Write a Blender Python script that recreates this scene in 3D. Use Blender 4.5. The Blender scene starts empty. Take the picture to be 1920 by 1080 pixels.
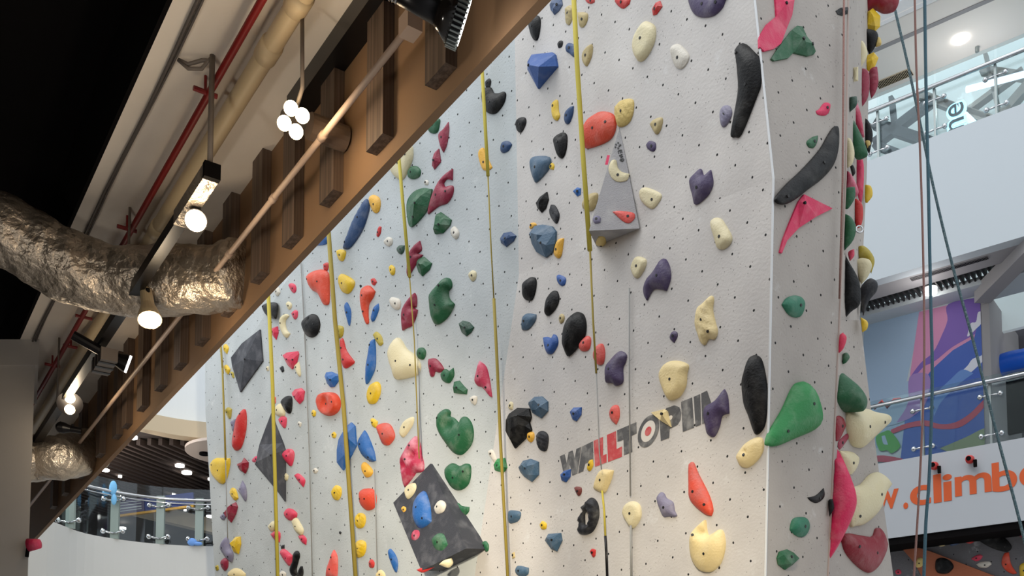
import bpy, math, random
import numpy as np
from mathutils import Vector, Matrix
from mathutils.geometry import delaunay_2d_cdt
random.seed(7)
C = bpy.context.scene.collection
scene = bpy.context.scene

# ------------------------------------------------------------------ camera, sky, sun, exposure
F = 1850.0; CX = 960.0; CY = 1280.0; PITCH = math.radians(4); CAMZ = 1.6
CAM = np.array([0, 0, CAMZ])
cam = bpy.data.cameras.new('camera'); camo = bpy.data.objects.new('camera', cam); C.objects.link(camo)
cam.sensor_fit = 'HORIZONTAL'; cam.sensor_width = 36.0; cam.lens = F / 1920 * 36
cam.shift_y = (CY - 540) / 1920; cam.clip_end = 200
camo.location = (0, 0, CAMZ); camo.rotation_euler = (math.pi / 2 + PITCH, 0, 0)
scene.camera = camo
scene.view_settings.view_transform = 'Standard'; scene.view_settings.look = 'None'
scene.view_settings.gamma = 1; scene.view_settings.use_curve_mapping = False
scene.view_settings.exposure = 0.0
w = bpy.data.worlds.new('world'); scene.world = w; w.use_nodes = True
w.node_tree.nodes['Background'].inputs[0].default_value = (0.90, 0.95, 1.0, 1)
w.node_tree.nodes['Background'].inputs[1].default_value = 1.25
sun = bpy.data.lights.new('sun', 'SUN'); suno = bpy.data.objects.new('sun', sun); C.objects.link(suno)
sun.energy = 1.6; sun.angle = math.radians(45); sun.color = (1.0, 0.985, 0.95)
suno.location = (0, 2, 14)
suno.rotation_euler = Vector((0.50, 0.30, -1.0)).to_track_quat('-Z', 'Y').to_euler()

# ------------------------------------------------------------------ projection helpers
def ray(x, y):
    a = (x - CX) / F; b = (CY - y) / F
    return np.array([a, math.cos(PITCH) - b * math.sin(PITCH), math.sin(PITCH) + b * math.cos(PITCH)])
HOR = CY + F * math.tan(PITCH)
def atY(x, y, Y): r = ray(x, y); return CAM + r * Y / r[1]
def atZ(x, y, z): r = ray(x, y); return CAM + r * (z - CAMZ) / r[2]
def hdir(vx): r = ray(vx, HOR); r[2] = 0; return r / np.linalg.norm(r)
class Plane:
    def __init__(s, p0, n):
        n = np.array(n, float); n /= np.linalg.norm(n)
        if n @ (np.array(p0) - CAM) > 0: n = -n
        s.p = np.array(p0, float); s.n = n
        u = np.cross([0, 0, 1.0], n); u /= np.linalg.norm(u); s.u = u; s.v = np.cross(n, u)
    def hit(s, x, y, off=0.0):
        r = ray(x, y); return CAM + r * (((s.p + s.n * off - CAM) @ s.n) / (r @ s.n))
    def down(s, a, b, z=0.0):
        d = b - a; return b + d * ((z - b[2]) / d[2])
def plane3(a, b, c): return Plane(a, np.cross(b - a, c - a))

# ------------------------------------------------------------------ materials
def lin(c):
    return tuple(((v / 255) / 12.92 if v / 255 <= 0.04045 else ((v / 255 + 0.055) / 1.055) ** 2.4) for v in c) + (1,)
def mat(name, rgb, rough=0.6, metal=0.0, bump=0.0, bscale=30, var=0.0, vscale=4, var_rgb=None, emit=None, estr=0, alpha=None, spec=0.5):
    m = bpy.data.materials.new(name); m.use_nodes = True; nt = m.node_tree; b = nt.nodes['Principled BSDF']
    b.inputs['Base Color'].default_value = lin(rgb); b.inputs['Roughness'].default_value = rough
    b.inputs['Metallic'].default_value = metal; b.inputs['Specular IOR Level'].default_value = spec
    tc = nt.nodes.new('ShaderNodeTexCoord')
    if bump:
        n = nt.nodes.new('ShaderNodeTexNoise'); n.inputs['Scale'].default_value = bscale; n.inputs['Detail'].default_value = 4
        bp = nt.nodes.new('ShaderNodeBump'); bp.inputs['Strength'].default_value = bump; bp.inputs['Distance'].default_value = 0.02
        nt.links.new(tc.outputs['Object'], n.inputs['Vector']); nt.links.new(n.outputs['Fac'], bp.inputs['Height'])
        nt.links.new(bp.outputs[0], b.inputs['Normal'])
    if var:
        n = nt.nodes.new('ShaderNodeTexNoise'); n.inputs['Scale'].default_value = vscale; n.inputs['Detail'].default_value = 6
        r = nt.nodes.new('ShaderNodeMapRange'); r.inputs[1].default_value = 0.48; r.inputs[2].default_value = 0.78; r.inputs[3].default_value = 0; r.inputs[4].default_value = var
        mx = nt.nodes.new('ShaderNodeMix'); mx.data_type = 'RGBA'; mx.inputs[6].default_value = lin(rgb)
        mx.inputs[7].default_value = lin(var_rgb or (225, 222, 215))
        oi = nt.nodes.new('ShaderNodeObjectInfo'); ad = nt.nodes.new('ShaderNodeVectorMath'); ad.operation = 'ADD'
        nt.links.new(tc.outputs['Object'], ad.inputs[0]); nt.links.new(oi.outputs['Location'], ad.inputs[1])
        nt.links.new(ad.outputs[0], n.inputs['Vector'])
        nt.links.new(n.outputs['Fac'], r.inputs[0]); nt.links.new(r.outputs[0], mx.inputs[0]); nt.links.new(mx.outputs[2], b.inputs['Base Color'])
    if emit: b.inputs['Emission Color'].default_value = lin(emit); b.inputs['Emission Strength'].default_value = estr
    if alpha is not None: b.inputs['Alpha'].default_value = alpha
    return m
HC = dict(orange=(208, 68, 38), red=(190, 42, 40), pink=(205, 52, 82), hot=(206, 34, 84), maroon=(140, 34, 60), dmaroon=(132, 12, 34),
          green=(28, 88, 54), bgreen=(36, 128, 66), dgreen=(24, 66, 50), teal=(38, 110, 84), blue=(32, 92, 160), navy=(34, 66, 108), royal=(40, 82, 150), slate=(64, 92, 116),
          yellow=(216, 180, 36), amber=(226, 172, 60), olive=(170, 152, 50), cream=(212, 201, 164), sand=(222, 202, 150), white=(208, 202, 190),
          tan=(178, 160, 112), black=(13, 13, 15), char=(36, 37, 42), purple=(70, 58, 92), lilac=(118, 114, 138), brown=(112, 52, 46), salmon=(214, 88, 80))
HM = {k: mat('hold_' + k, v, 0.5, 0, 0.25, 60, 0.05 if k in ('black',) else 0.12, 9, spec=.25 if k in ('black', 'char') else .45) for k, v in HC.items()}
HM['ochre'] = mat('hold_ochre', (205, 180, 110), 0.6, 0, 0.4, 40, 0.5, 12, (170, 140, 80))
HM['faded'] = mat('hold_faded_orange', (206, 72, 48), 0.5, 0, 0.25, 60, 0.85, 5, (150, 110, 112))
HM['fadedpink'] = mat('hold_faded_pink', (176, 44, 76), 0.5, 0, 0.25, 60, 0.85, 7, (215, 160, 175))
M_bolt = mat('bolt_dark', (14, 13, 13), 0.5)
M_vol = mat('volume_grey', (150, 148, 150), 0.7, 0, 0.3, 90, 0.25, 6)
M_volb = mat('volume_dark', (50, 52, 60), 0.7, 0, 0.3, 90, 0.28, 7, (150, 150, 155))

def wall_mat(name, rgb, off=(0, 0), pitch=0.325, rot=0.0):
    m = bpy.data.materials.new(name); m.use_nodes = True; nt = m.node_tree; N = nt.nodes.new; Lk = nt.links.new
    b = nt.nodes['Principled BSDF']; b.inputs['Roughness'].default_value = 0.85
    tc = N('ShaderNodeTexCoord')
    def math_(op, a, c=None):
        n = N('ShaderNodeMath'); n.operation = op
        for i, v in enumerate((a, c)):
            if v is None: continue
            if isinstance(v, (int, float)): n.inputs[i].default_value = v
            else: Lk(v, n.inputs[i])
        return n.outputs[0]
    mp = N('ShaderNodeMapping'); mp.inputs['Rotation'].default_value = (0, 0, rot); Lk(tc.outputs['Object'], mp.inputs['Vector'])
    sp = N('ShaderNodeSeparateXYZ'); Lk(mp.outputs[0], sp.inputs[0])
    jn = N('ShaderNodeTexNoise'); jn.inputs['Scale'].default_value = 1.7; Lk(tc.outputs['Object'], jn.inputs['Vector'])
    jit = math_('MULTIPLY', math_('SUBTRACT', jn.outputs['Fac'], 0.5), 0.22)
    ds = []
    for o in (0.0, 0.5):
        u = math_('SUBTRACT', math_('FRACT', math_('ADD', math_('ADD', math_('DIVIDE', sp.outputs[0], pitch), off[0] + o + 50), jit)), 0.5)
        v = math_('SUBTRACT', math_('FRACT', math_('ADD', math_('DIVIDE', sp.outputs[1], pitch), off[1] + o + 50)), 0.5)
        ds.append(math_('SQRT', math_('ADD', math_('MULTIPLY', u, u), math_('MULTIPLY', v, v))))
    d = math_('MINIMUM', ds[0], ds[1]); hole = math_('LESS_THAN', d, 0.030)
    # tiny pits in the sanded coat
    vo = N('ShaderNodeTexVoronoi'); vo.inputs['Scale'].default_value = 26; Lk(tc.outputs['Object'], vo.inputs['Vector'])
    pn = N('ShaderNodeTexNoise'); pn.inputs['Scale'].default_value = 2.4; Lk(tc.outputs['Object'], pn.inputs['Vector'])
    pit = math_('MULTIPLY', math_('LESS_THAN', vo.outputs['Distance'], 0.12), math_('GREATER_THAN', pn.outputs['Fac'], 0.46))
    n1 = N('ShaderNodeTexNoise'); n1.inputs['Scale'].default_value = 1.3; n1.inputs['Detail'].default_value = 8; Lk(tc.outputs['Object'], n1.inputs['Vector'])
    cr = N('ShaderNodeMapRange'); cr.inputs[1].default_value = 0.3; cr.inputs[2].default_value = 0.7; Lk(n1.outputs['Fac'], cr.inputs[0])
    mx = N('ShaderNodeMix'); mx.data_type = 'RGBA'; mx.inputs[6].default_value = lin(tuple(int(v * 0.90) for v in rgb)); mx.inputs[7].default_value = lin(rgb); Lk(cr.outputs[0], mx.inputs[0])
    # chalk smears
    n2 = N('ShaderNodeTexNoise'); n2.inputs['Scale'].default_value = 3.2; n2.inputs['Detail'].default_value = 7; n2.inputs['Roughness'].default_value = 0.7; Lk(tc.outputs['Object'], n2.inputs['Vector'])
    c2 = N('ShaderNodeMapRange'); c2.inputs[1].default_value = 0.60; c2.inputs[2].default_value = 0.80; c2.inputs[4].default_value = 0.7; Lk(n2.outputs['Fac'], c2.inputs[0])
    mx2 = N('ShaderNodeMix'); mx2.data_type = 'RGBA'; Lk(c2.outputs[0], mx2.inputs[0]); Lk(mx.outputs[2], mx2.inputs[6]); mx2.inputs[7].default_value = lin((222, 224, 224))
    mx3 = N('ShaderNodeMix'); mx3.data_type = 'RGBA'; Lk(math_('MULTIPLY', pit, 0.6), mx3.inputs[0]); Lk(mx2.outputs[2], mx3.inputs[6]); mx3.inputs[7].default_value = lin((80, 78, 76))
    mx4 = N('ShaderNodeMix'); mx4.data_type = 'RGBA'; Lk(hole, mx4.inputs[0]); Lk(mx3.outputs[2], mx4.inputs[6]); mx4.inputs[7].default_value = lin((22, 21, 21))
    Lk(mx4.outputs[2], b.inputs['Base Color'])
    n3 = N('ShaderNodeTexNoise'); n3.inputs['Scale'].default_value = 45; n3.inputs['Detail'].default_value = 5; Lk(tc.outputs['Object'], n3.inputs['Vector'])
    bp = N('ShaderNodeBump'); bp.inputs['Strength'].default_value = 0.35; bp.inputs['Distance'].default_value = 0.01
    Lk(n3.outputs['Fac'], bp.inputs['Height']); Lk(bp.outputs[0], b.inputs['Normal'])
    return m

# ------------------------------------------------------------------ object helpers
def tag(o, label=None, cat=None, group=None, kind=None):
    if label: o['label'] = label
    if cat: o['category'] = cat
    if group: o['group'] = group
    if kind: o['kind'] = kind
    return o
def thing(name, label, cat, loc, group=None):
    o = bpy.data.objects.new(name, None); C.objects.link(o); o.location = Vector(loc); o.empty_display_size = 0.1
    return tag(o, label, cat, group)
def obj(name, verts, faces, m, parent=None, smooth=False, fm=None):
    v = np.array([list(p) for p in verts], float); c = v.mean(axis=0)
    me = bpy.data.meshes.new(name); me.from_pydata([tuple(p) for p in (v - c)], [], faces); 
    for mm in (m if isinstance(m, (list, tuple)) else [m]): me.materials.append(mm)
    if fm: me.polygons.foreach_set('material_index', fm)
    if smooth: me.polygons.foreach_set('use_smooth', [True] * len(me.polygons))
    me.update()
    o = bpy.data.objects.new(name, me); C.objects.link(o)
    # parents are unrotated: locations are plain offsets
    o.location = Vector(c) - (wloc(parent) if parent else Vector((0, 0, 0)))
    if parent: o.parent = parent
    return o
def wloc(o):
    l = Vector(o.location)
    while o.parent: o = o.parent; l += o.location
    return l
class G:
    """collects shapes in world coordinates for ONE mesh"""
    def __init__(s): s.v = []; s.f = []
    def add(s, V, Fc):
        k = len(s.v); s.v += [tuple(float(q) for q in p) for p in V]; s.f += [tuple(i + k for i in f) for f in Fc]; return s
    def box(s, c, ax, ay, az):
        c, ax, ay, az = [np.array(q, float) for q in (c, ax, ay, az)]
        V = [c + sx * ax + sy * ay + sz * az for sx in (-1, 1) for sy in (-1, 1) for sz in (-1, 1)]
        return s.add(V, [(0, 1, 3, 2), (4, 6, 7, 5), (0, 4, 5, 1), (2, 3, 7, 6), (0, 2, 6, 4), (1, 5, 7, 3)])
    def prism(s, pts, off):
        pts = [np.array(p, float) for p in pts]; n = len(pts); off = np.array(off, float)
        return s.add(pts + [p + off for p in pts], [tuple(range(n)), tuple(range(2 * n - 1, n - 1, -1))] + [(i, i + n, (i + 1) % n + n, (i + 1) % n) for i in range(n)])
    def tube(s, pts, r, seg=10, caps=True):
        pts = [np.array(p, float) for p in pts]; n = len(pts)
        if isinstance(r, (int, float)): r = [r] * n
        V = []; ref = None
        for i, p in enumerate(pts):
            t = pts[min(i + 1, n - 1)] - pts[max(i - 1, 0)]; t /= np.linalg.norm(t)
            if ref is None: ref = np.cross(t, [0, 0, 1.0]) if abs(t[2]) < 0.9 else np.cross(t, [1.0, 0, 0])
            a = ref - t * (ref @ t); a /= np.linalg.norm(a); ref = a; b = np.cross(t, a)
            V += [p + r[i] * (math.cos(q) * a + math.sin(q) * b) for q in [2 * math.pi * j / seg for j in range(seg)]]
        Fc = [(i * seg + j, i * seg + (j + 1) % seg, (i + 1) * seg + (j + 1) % seg, (i + 1) * seg + j) for i in range(n - 1) for j in range(seg)]
        if caps: Fc += [tuple(range(seg))[::-1], tuple((n - 1) * seg + j for j in range(seg))]
        return s.add(V, Fc)
    def ball(s, c, r, seg=14, rings=8, sc=(1, 1, 1)):
        c = np.array(c, float); V = []
        for i in range(1, rings):
            t = math.pi * i / rings
            V += [c + r * np.array([math.sin(t) * math.cos(2 * math.pi * j / seg) * sc[0], math.sin(t) * math.sin(2 * math.pi * j / seg) * sc[1], math.cos(t) * sc[2]]) for j in range(seg)]
        k = len(V); V += [c + [0, 0, r * sc[2]], c - [0, 0, r * sc[2]]]
        Fc = [(i * seg + j, (i + 1) * seg + j, (i + 1) * seg + (j + 1) % seg, i * seg + (j + 1) % seg) for i in range(rings - 2) for j in range(seg)]
        Fc += [(k, j, (j + 1) % seg) for j in range(seg)] + [(k + 1, (rings - 2) * seg + (j + 1) % seg, (rings - 2) * seg + j) for j in range(seg)]
        return s.add(V, Fc)
    def put(s, name, m, parent=None, smooth=False): return obj(name, s.v, s.f, m, parent, smooth)

def smooth_loop(P, per=4):
    P = np.array(P, float); n = len(P); out = []
    sharp = []
    for i in range(n):   # corners that turn hard stay corners
        a = P[i] - P[i - 1]; b = P[(i + 1) % n] - P[i]
        cs = (a @ b) / (np.linalg.norm(a) * np.linalg.norm(b) + 1e-12); sharp.append(cs < 0.10)
    for i in range(n):
        p0, p1, p2, p3 = P[i - 1], P[i], P[(i + 1) % n], P[(i + 2) % n]
        if sharp[i]: p0 = p1 - (p2 - p1) * .6
        if sharp[(i + 1) % n]: p3 = p2 + (p2 - p1) * .6
        for k in range(per):
            t = k / per
            out.append(0.5 * ((2 * p1) + (-p0 + p2) * t + (2 * p0 - 5 * p1 + 4 * p2 - p3) * t * t + (-p0 + 3 * p1 - 3 * p2 + p3) * t ** 3))
    return np.array(out)
def resample(P, step):
    P = np.array(P); out = []
    for i in range(len(P)):
        a, b = P[i], P[(i + 1) % len(P)]; m = max(1, int(round(np.linalg.norm(b - a) / step)))
        out += [a + (b - a) * k / m for k in range(m)]
    return np.array(out)
def seg_dist(Q, P):
    A = P; B = np.roll(P, -1, axis=0); AB = B - A; L2 = (AB ** 2).sum(1) + 1e-12
    t = np.clip(((Q[:, None] - A[None]) * AB[None]).sum(2) / L2, 0, 1)
    return np.sqrt((((A[None] + t[..., None] * AB[None]) - Q[:, None]) ** 2).sum(2)).min(1)
def inside(Q, P):
    x, y = Q[:, 0][:, None], Q[:, 1][:, None]; A = P; B = np.roll(P, -1, axis=0)
    c = ((A[:, 1] > y) != (B[:, 1] > y)) & (x < (B[:, 0] - A[:, 0]) * (y - A[:, 1]) / (B[:, 1] - A[:, 1] + 1e-15) + A[:, 0])
    return c.sum(1) % 2 == 1
HG = 'climbing holds bolted to the tall grey climbing wall'
holds = []
def make_hold(pl, px, color, style, label, k=None, dips=(), peaks=None, hole=None, bolts=None, double=False, name='climbing_hold', group=HG, m=None, cat='climbing hold', zoff=0.0, rbolt=0.0115):
    px = np.array(px, float)
    if k is None: k = {'d': .6, 'p': .42, 'r': .5, 'f': .7, 'c': .6}[style]
    if double: k = 1.0
    def to2(pts, off):
        return np.array([[(h - pl.p) @ pl.u, (h - pl.p) @ pl.v] for h in (pl.hit(x, y, off) for x, y in pts)])
    P = to2(px, 0.0); g = (P.max(0) + P.min(0)) / 2
    Gd = np.array([[g[0] + (i - 10) / 20 * np.ptp(P[:, 0]), g[1] + (j - 10) / 20 * np.ptp(P[:, 1])] for i in range(21) for j in range(21)])
    ins = inside(Gd, P); D = seg_dist(Gd, P) * ins; inr = D.max()
    h = k * inr if peaks is None else max(p[2] for p in peaks)
    off = zoff + (0.0 if double else 0.35 * h)
    P = to2(px, off); c = P.mean(0)
    if style != 'f' and not peaks and not double:
        P[:, 0] = c[0] + (P[:, 0] - c[0]) * 0.93
    if style in 'drpc': P = smooth_loop(P, 4)
    size = max(np.ptp(P[:, 0]), np.ptp(P[:, 1]))
    loops = []
    if peaks is None and style != 'f':
        step = max(size / 16, 0.009); P = resample(P, step)
    loops.append(P)
    if hole is not None:
        H = smooth_loop(to2(hole, off), 4); loops.append(H)
    allb = np.vstack(loops)
    def dist(Q):
        d = seg_dist(Q, P)
        if hole is not None: d = np.minimum(d, seg_dist(Q, H))
        return d
    def ins_(Q):
        r = inside(Q, P)
        if hole is not None: r &= ~inside(Q, H)
        return r
    if peaks is not None:
        I = np.array([to2([(p[0], p[1])], p[2])[0] for p in peaks]); Iz = [p[2] for p in peaks]
    else:
        mn, mxx = P.min(0), P.max(0); pts = []
        st = size / (13 if style != 'f' else 4.5); st = max(st, 0.010)
        j = 0; y = mn[1]
        while y < mxx[1]:
            x = mn[0] + (st / 2 if j % 2 else 0)
            while x < mxx[0]:
                jj = 0.05 if style != 'f' else 0.38
                pts.append((x + random.uniform(-jj, jj) * st, y + random.uniform(-jj, jj) * st)); x += st
            y += st * 0.87; j += 1
        I = np.array(pts) if pts else np.zeros((0, 2))
        if len(I):
            dd = dist(I); keep = ins_(I) & (dd > st * (0.45 if style != 'f' else 0.3)); I = I[keep]
        if style != 'f':   # inset ring for a crisp edge
            for L_ in loops:
                A = np.roll(L_, 1, axis=0); B = np.roll(L_, -1, axis=0); t = B - A; nn = np.stack([-t[:, 1], t[:, 0]], 1); nn /= (np.linalg.norm(nn, axis=1)[:, None] + 1e-9)
                for sgn in (1, -1):
                    R = L_ + nn * sgn * inr * 0.10
                    kk = ins_(R) & (dist(R) > inr * 0.07); R = R[kk]
                    I = np.vstack([I, R]) if len(I) else R
        if len(I) == 0: I = np.array([c])
        Iz = None
    V2 = [Vector(p) for p in allb] + [Vector(p) for p in I]
    nb = len(allb); edges = []; s0 = 0
    for L_ in loops:
        n = len(L_); edges += [(s0 + i, s0 + (i + 1) % n) for i in range(n)]; s0 += n
    rv, re, rf, ov, oe, of = delaunay_2d_cdt(V2, edges, [], 0, 1e-6)
    V = np.array([[v.x, v.y] for v in rv]); T = [f for f in rf if len(f) == 3]
    cen = np.array([V[list(f)].mean(0) for f in T]); ok = ins_(cen); T = [f for f, q in zip(T, ok) if q]
    if Iz is not None:
        Z = np.zeros(len(V))
        for i, o_ in enumerate(ov):
            for q in o_:
                if q >= nb: Z[i] = Iz[q - nb]
        onb = Z == 0
    else:
        d = dist(V); dm = max(d.max(), 1e-6); s = np.clip(d / dm, 0, 1); onb = d < 1e-5
        if style in 'dr': f_ = (1 - (1 - s) ** 2.3) ** 0.6
        elif style == 'c': f_ = np.clip(s / .12, 0, 1) ** .5
        elif style == 'p': f_ = (1 - (1 - np.clip(s / 0.45, 0, 1)) ** 2) ** 0.6
        else: f_ = np.clip(s * 1.5, 0, 1) ** 0.75
        tx, ty = random.uniform(-0.25, 0.25), random.uniform(-0.1, 0.35)
        q = (V - c) / (size / 2)
        Z = h * f_ * (1 + tx * q[:, 0] + ty * q[:, 1])
        if style == 'r':
            a = random.uniform(0.3, 1.2); ph = (V[:, 0] * math.cos(a) + V[:, 1] * math.sin(a)) / (size / 6.0)
            Z *= 1 + 0.16 * np.sin(ph * 2 * math.pi) * np.clip(s * 3, 0, 1)
        elif style == 'd':
            Z *= 1 + 0.10 * np.sin(V[:, 0] * 2.1 / size * 3 + random.random() * 6) * np.cos(V[:, 1] * 2.3 / size * 3)
        elif style == 'f':
            Z = np.where(onb, 0, Z * np.array([random.uniform(0.8, 1.15) for _ in Z]))
        for (dx, dy, dr, dep) in dips:
            cc = to2([(dx, dy)], off)[0]; rr = np.linalg.norm(to2([(dx, dy - dr)], off)[0] - cc)
            e = ((V - cc) ** 2).sum(1) / rr ** 2
            Z = np.where(onb, Z, Z * (1 - np.clip(dep * np.exp(-e ** 1.5), 0, 1.0)))
    Z = np.maximum(Z, 0)
    rim = min(.02, .22 * h)
    if not double: Z = np.where(onb, rim, np.maximum(Z, rim))
    verts = [(V[i, 0] - c[0], V[i, 1] - c[1], Z[i]) for i in range(len(V))]
    faces = []
    for f in T:
        a, b, e = [V[i] for i in f]
        if (b[0] - a[0]) * (e[1] - a[1]) - (b[1] - a[1]) * (e[0] - a[0]) < 0: f = list(f)[::-1]
        faces.append(tuple(f))
    if not double:   # a skirt closes the rim down to the wall
        cnt = {}
        for f in faces:
            for i in range(3): cnt.setdefault((f[i], f[(i + 1) % 3]), 0); cnt[(f[i], f[(i + 1) % 3])] += 1
        low = {}
        for (a, b) in list(cnt):
            if (b, a) not in cnt:
                for q in (a, b):
                    if q not in low: low[q] = len(verts); verts.append((verts[q][0], verts[q][1], -0.004))
                faces.append((b, a, low[a], low[b]))
    if double:
        n = len(verts); mp = {}
        for i in range(n):
            if onb[i]: mp[i] = i
            else: mp[i] = len(verts); verts.append((verts[i][0], verts[i][1], -Z[i]))
        faces += [tuple(mp[i] for i in f[::-1]) for f in faces]
    me = bpy.data.meshes.new(name); me.from_pydata([tuple(map(float, v)) for v in verts], [], faces)
    me.materials.append(m or HM[color])
    if style != 'f' and peaks is None: me.polygons.foreach_set('use_smooth', [True] * len(me.polygons))
    me.update(); o = bpy.data.objects.new(name, me); C.objects.link(o)
    R = Matrix((pl.u, pl.v, pl.n)).transposed().to_4x4(); pos = pl.p + pl.u * c[0] + pl.v * c[1] + pl.n * zoff
    o.matrix_world = Matrix.Translation(Vector(pos)) @ R
    tag(o, label, cat, group); holds.append(label)
    # bolt holes
    if bolts is None:
        if size < 0.055: bolts = []
        else:
            dd = dist(V); i = int(np.argmax(dd * (~onb))); bolts = [tuple(V[i])]
            if size > 0.33:
                cand = [(float(((V[j] - V[i]) ** 2).sum()), j) for j in range(len(V)) if dd[j] > 0.45 * dd[i]]
                if cand: bolts.append(tuple(V[max(cand)[1]]))
            bolts = [('l',) + b for b in bolts]
    for b in bolts:
        q = np.array(b[1:]) if b[0] == 'l' else to2([b], off)[0]
        i = int(np.argmin(((V - q) ** 2).sum(1) + onb * 9)); z = max(Z[i], 0.004)
        r = rbolt; sg = 8
        # the head follows the local slope
        nn = Vector((0, 0, 1))
        acc = Vector((0, 0, 0))
        for f in faces:
            if i in f: acc += (Vector(verts[f[1]]) - Vector(verts[f[0]])).cross(Vector(verts[f[2]]) - Vector(verts[f[0]]))
        if acc.length > 0: nn = acc.normalized()
        if nn.z < 0: nn = -nn
        a_ = nn.orthogonal().normalized(); b_ = nn.cross(a_)
        bv = [tuple(nn * zz + (a_ * math.cos(2 * math.pi * j / sg) + b_ * math.sin(2 * math.pi * j / sg)) * r) for zz in (-0.010, 0.0035) for j in range(sg)]
        bf = [tuple(range(sg, 2 * sg))] + [(j, (j + 1) % sg, (j + 1) % sg + sg, j + sg) for j in range(sg)]
        bm_ = bpy.data.meshes.new('bolt_hole'); bm_.from_pydata(bv, [], bf); bm_.materials.append(M_bolt)
        bo = bpy.data.objects.new('bolt_hole', bm_); C.objects.link(bo); bo.parent = o; bo.location = (verts[i][0], verts[i][1], z if not double else Z[i])
    return o
# ------------------------------------------------------------------ shared materials of the setting
M_chrome = mat('chrome', (200, 202, 205), 0.18, 1.0)
M_steel = mat('brushed_steel', (150, 158, 158), 0.4, 0.7)
M_foil = mat('crinkled_foil', (180, 168, 154), 0.40, 0.8, 1.0, 15)
[n for n in M_foil.node_tree.nodes if n.type == 'BUMP'][0].inputs['Distance'].default_value = .035
M_black = mat('black_paint', (10, 8, 9), 0.9, spec=0.1)
M_blackm = mat('black_metal', (22, 20, 22), 0.35, 0.5)
M_soffit = mat('cream_paint', (222, 212, 200), 0.8, 0, 0.3, 6, 0.3, 1.5, (180, 166, 150))
M_fascia = mat('brown_paint', (134, 104, 76), 0.75, 0, 0.1, 5, 0.25, 1.2, (112, 88, 66))
M_wood = bpy.data.materials.new('dark_wood'); M_wood.use_nodes = True
def _wood():
    nt = M_wood.node_tree; b = nt.nodes['Principled BSDF']; tc = nt.nodes.new('ShaderNodeTexCoord'); mp = nt.nodes.new('ShaderNodeMapping'); mp.inputs['Scale'].default_value = (60, 60, 1.2)
    n = nt.nodes.new('ShaderNodeTexNoise'); n.inputs['Scale'].default_value = 1.0; n.inputs['Detail'].default_value = 3; r = nt.nodes.new('ShaderNodeValToRGB')
    r.color_ramp.elements[0].position = .38; r.color_ramp.elements[0].color = lin((74, 60, 50)); r.color_ramp.elements[1].position = .62; r.color_ramp.elements[1].color = lin((106, 88, 76))
    nt.links.new(tc.outputs['Object'], mp.inputs[0]); nt.links.new(mp.outputs[0], n.inputs['Vector']); nt.links.new(n.outputs['Fac'], r.inputs[0]); nt.links.new(r.outputs[0], b.inputs['Base Color'])
    b.inputs['Roughness'].default_value = .6
_wood()
M_white = mat('white_wall', (186, 194, 200), 0.8, 0, 0.05, 8)
M_bright = mat('bright_white_wall', (232, 236, 238), 0.8, 0, 0.05, 8)
M_red = mat('red_pipe', (124, 20, 18), 0.5)
M_conduit = mat('painted_conduit', (186, 160, 140), 0.5)
M_creampipe = mat('cream_pipe', (190, 170, 136), 0.5)
M_grey = mat('grey_paint', (150, 148, 150), 0.8)
M_dark = mat('dark_ceiling', (44, 36, 33), 0.8)
M_dark2 = mat('dark_slat', (64, 52, 47), 0.7)
M_beige = mat('beige_band', (206, 188, 160), 0.7)
M_lamp = mat('lamp_glow_warm', (255, 240, 210), 0.5, emit=(255, 226, 176), estr=18)
M_lampc = mat('lamp_glow_white', (255, 255, 255), 0.5, emit=(255, 250, 242), estr=9)
M_glass = bpy.data.materials.new('glass_pane'); M_glass.use_nodes = True
def _glass():
    nt = M_glass.node_tree; nt.nodes.clear(); o = nt.nodes.new('ShaderNodeOutputMaterial'); t = nt.nodes.new('ShaderNodeBsdfTransparent'); t.inputs[0].default_value = (.93, .96, .96, 1)
    g = nt.nodes.new('ShaderNodeBsdfGlossy'); g.inputs[1].default_value = .03; g.inputs[0].default_value = (.9, .95, 1, 1); m = nt.nodes.new('ShaderNodeMixShader'); f = nt.nodes.new('ShaderNodeFresnel'); f.inputs[0].default_value = 1.45
    mu = nt.nodes.new('ShaderNodeMath'); mu.operation = 'MINIMUM'; mu.inputs[1].default_value = .07
    nt.links.new(f.outputs[0], mu.inputs[0]); nt.links.new(mu.outputs[0], m.inputs[0]); nt.links.new(t.outputs[0], m.inputs[1]); nt.links.new(g.outputs[0], m.inputs[2]); nt.links.new(m.outputs[0], o.inputs[0])
_glass()

def st(o): o['kind'] = 'structure'; return o
# ------------------------------------------------------------------ planes of the climbing wall
P0 = atY(973, 515, 9.3)
dL = hdir(-700); nL = np.array([-dL[1], dL[0], 0]); nL = -nL if nL @ P0 > 0 else nL
P_L = Plane(P0, np.cross(dL, np.array([0, 0, 1]) + .12 * nL))
S0 = P_L.hit(890, 1080); P_C = Plane(P0, np.cross(hdir(-250), S0 - P0))
Q0 = P_C.hit(1450, 335); R0 = P_L.hit(965, 60); P_U = plane3(P0, Q0, R0)
A0 = P_L.hit(385, 767); B0 = P_L.hit(560, 490); P_F = plane3(A0, B0, P_L.hit(383, 560) - P_L.n * .22)
W0 = atY(1585, 335, 7.18)                               # fold point on the pillar's right edge
P_PU = plane3(P_U.hit(1415, 0), Q0, W0); P_PL = plane3(Q0, P_C.hit(1435, 1080), W0)
RU = P_PU.hit(1590, 0); RB = P_PL.hit(1552, 1080)
P_S = plane3(W0, RU, atY(1625, 335, 8.5)); P_SL = plane3(P_PL.hit(1571, 640), RB, atY(1675, 1080, 8.3))
def side_right(y): return float(np.interp(y, [0, 335, 600, 840, 1080], [1632, 1625, 1612, 1642, 1675]))
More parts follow.
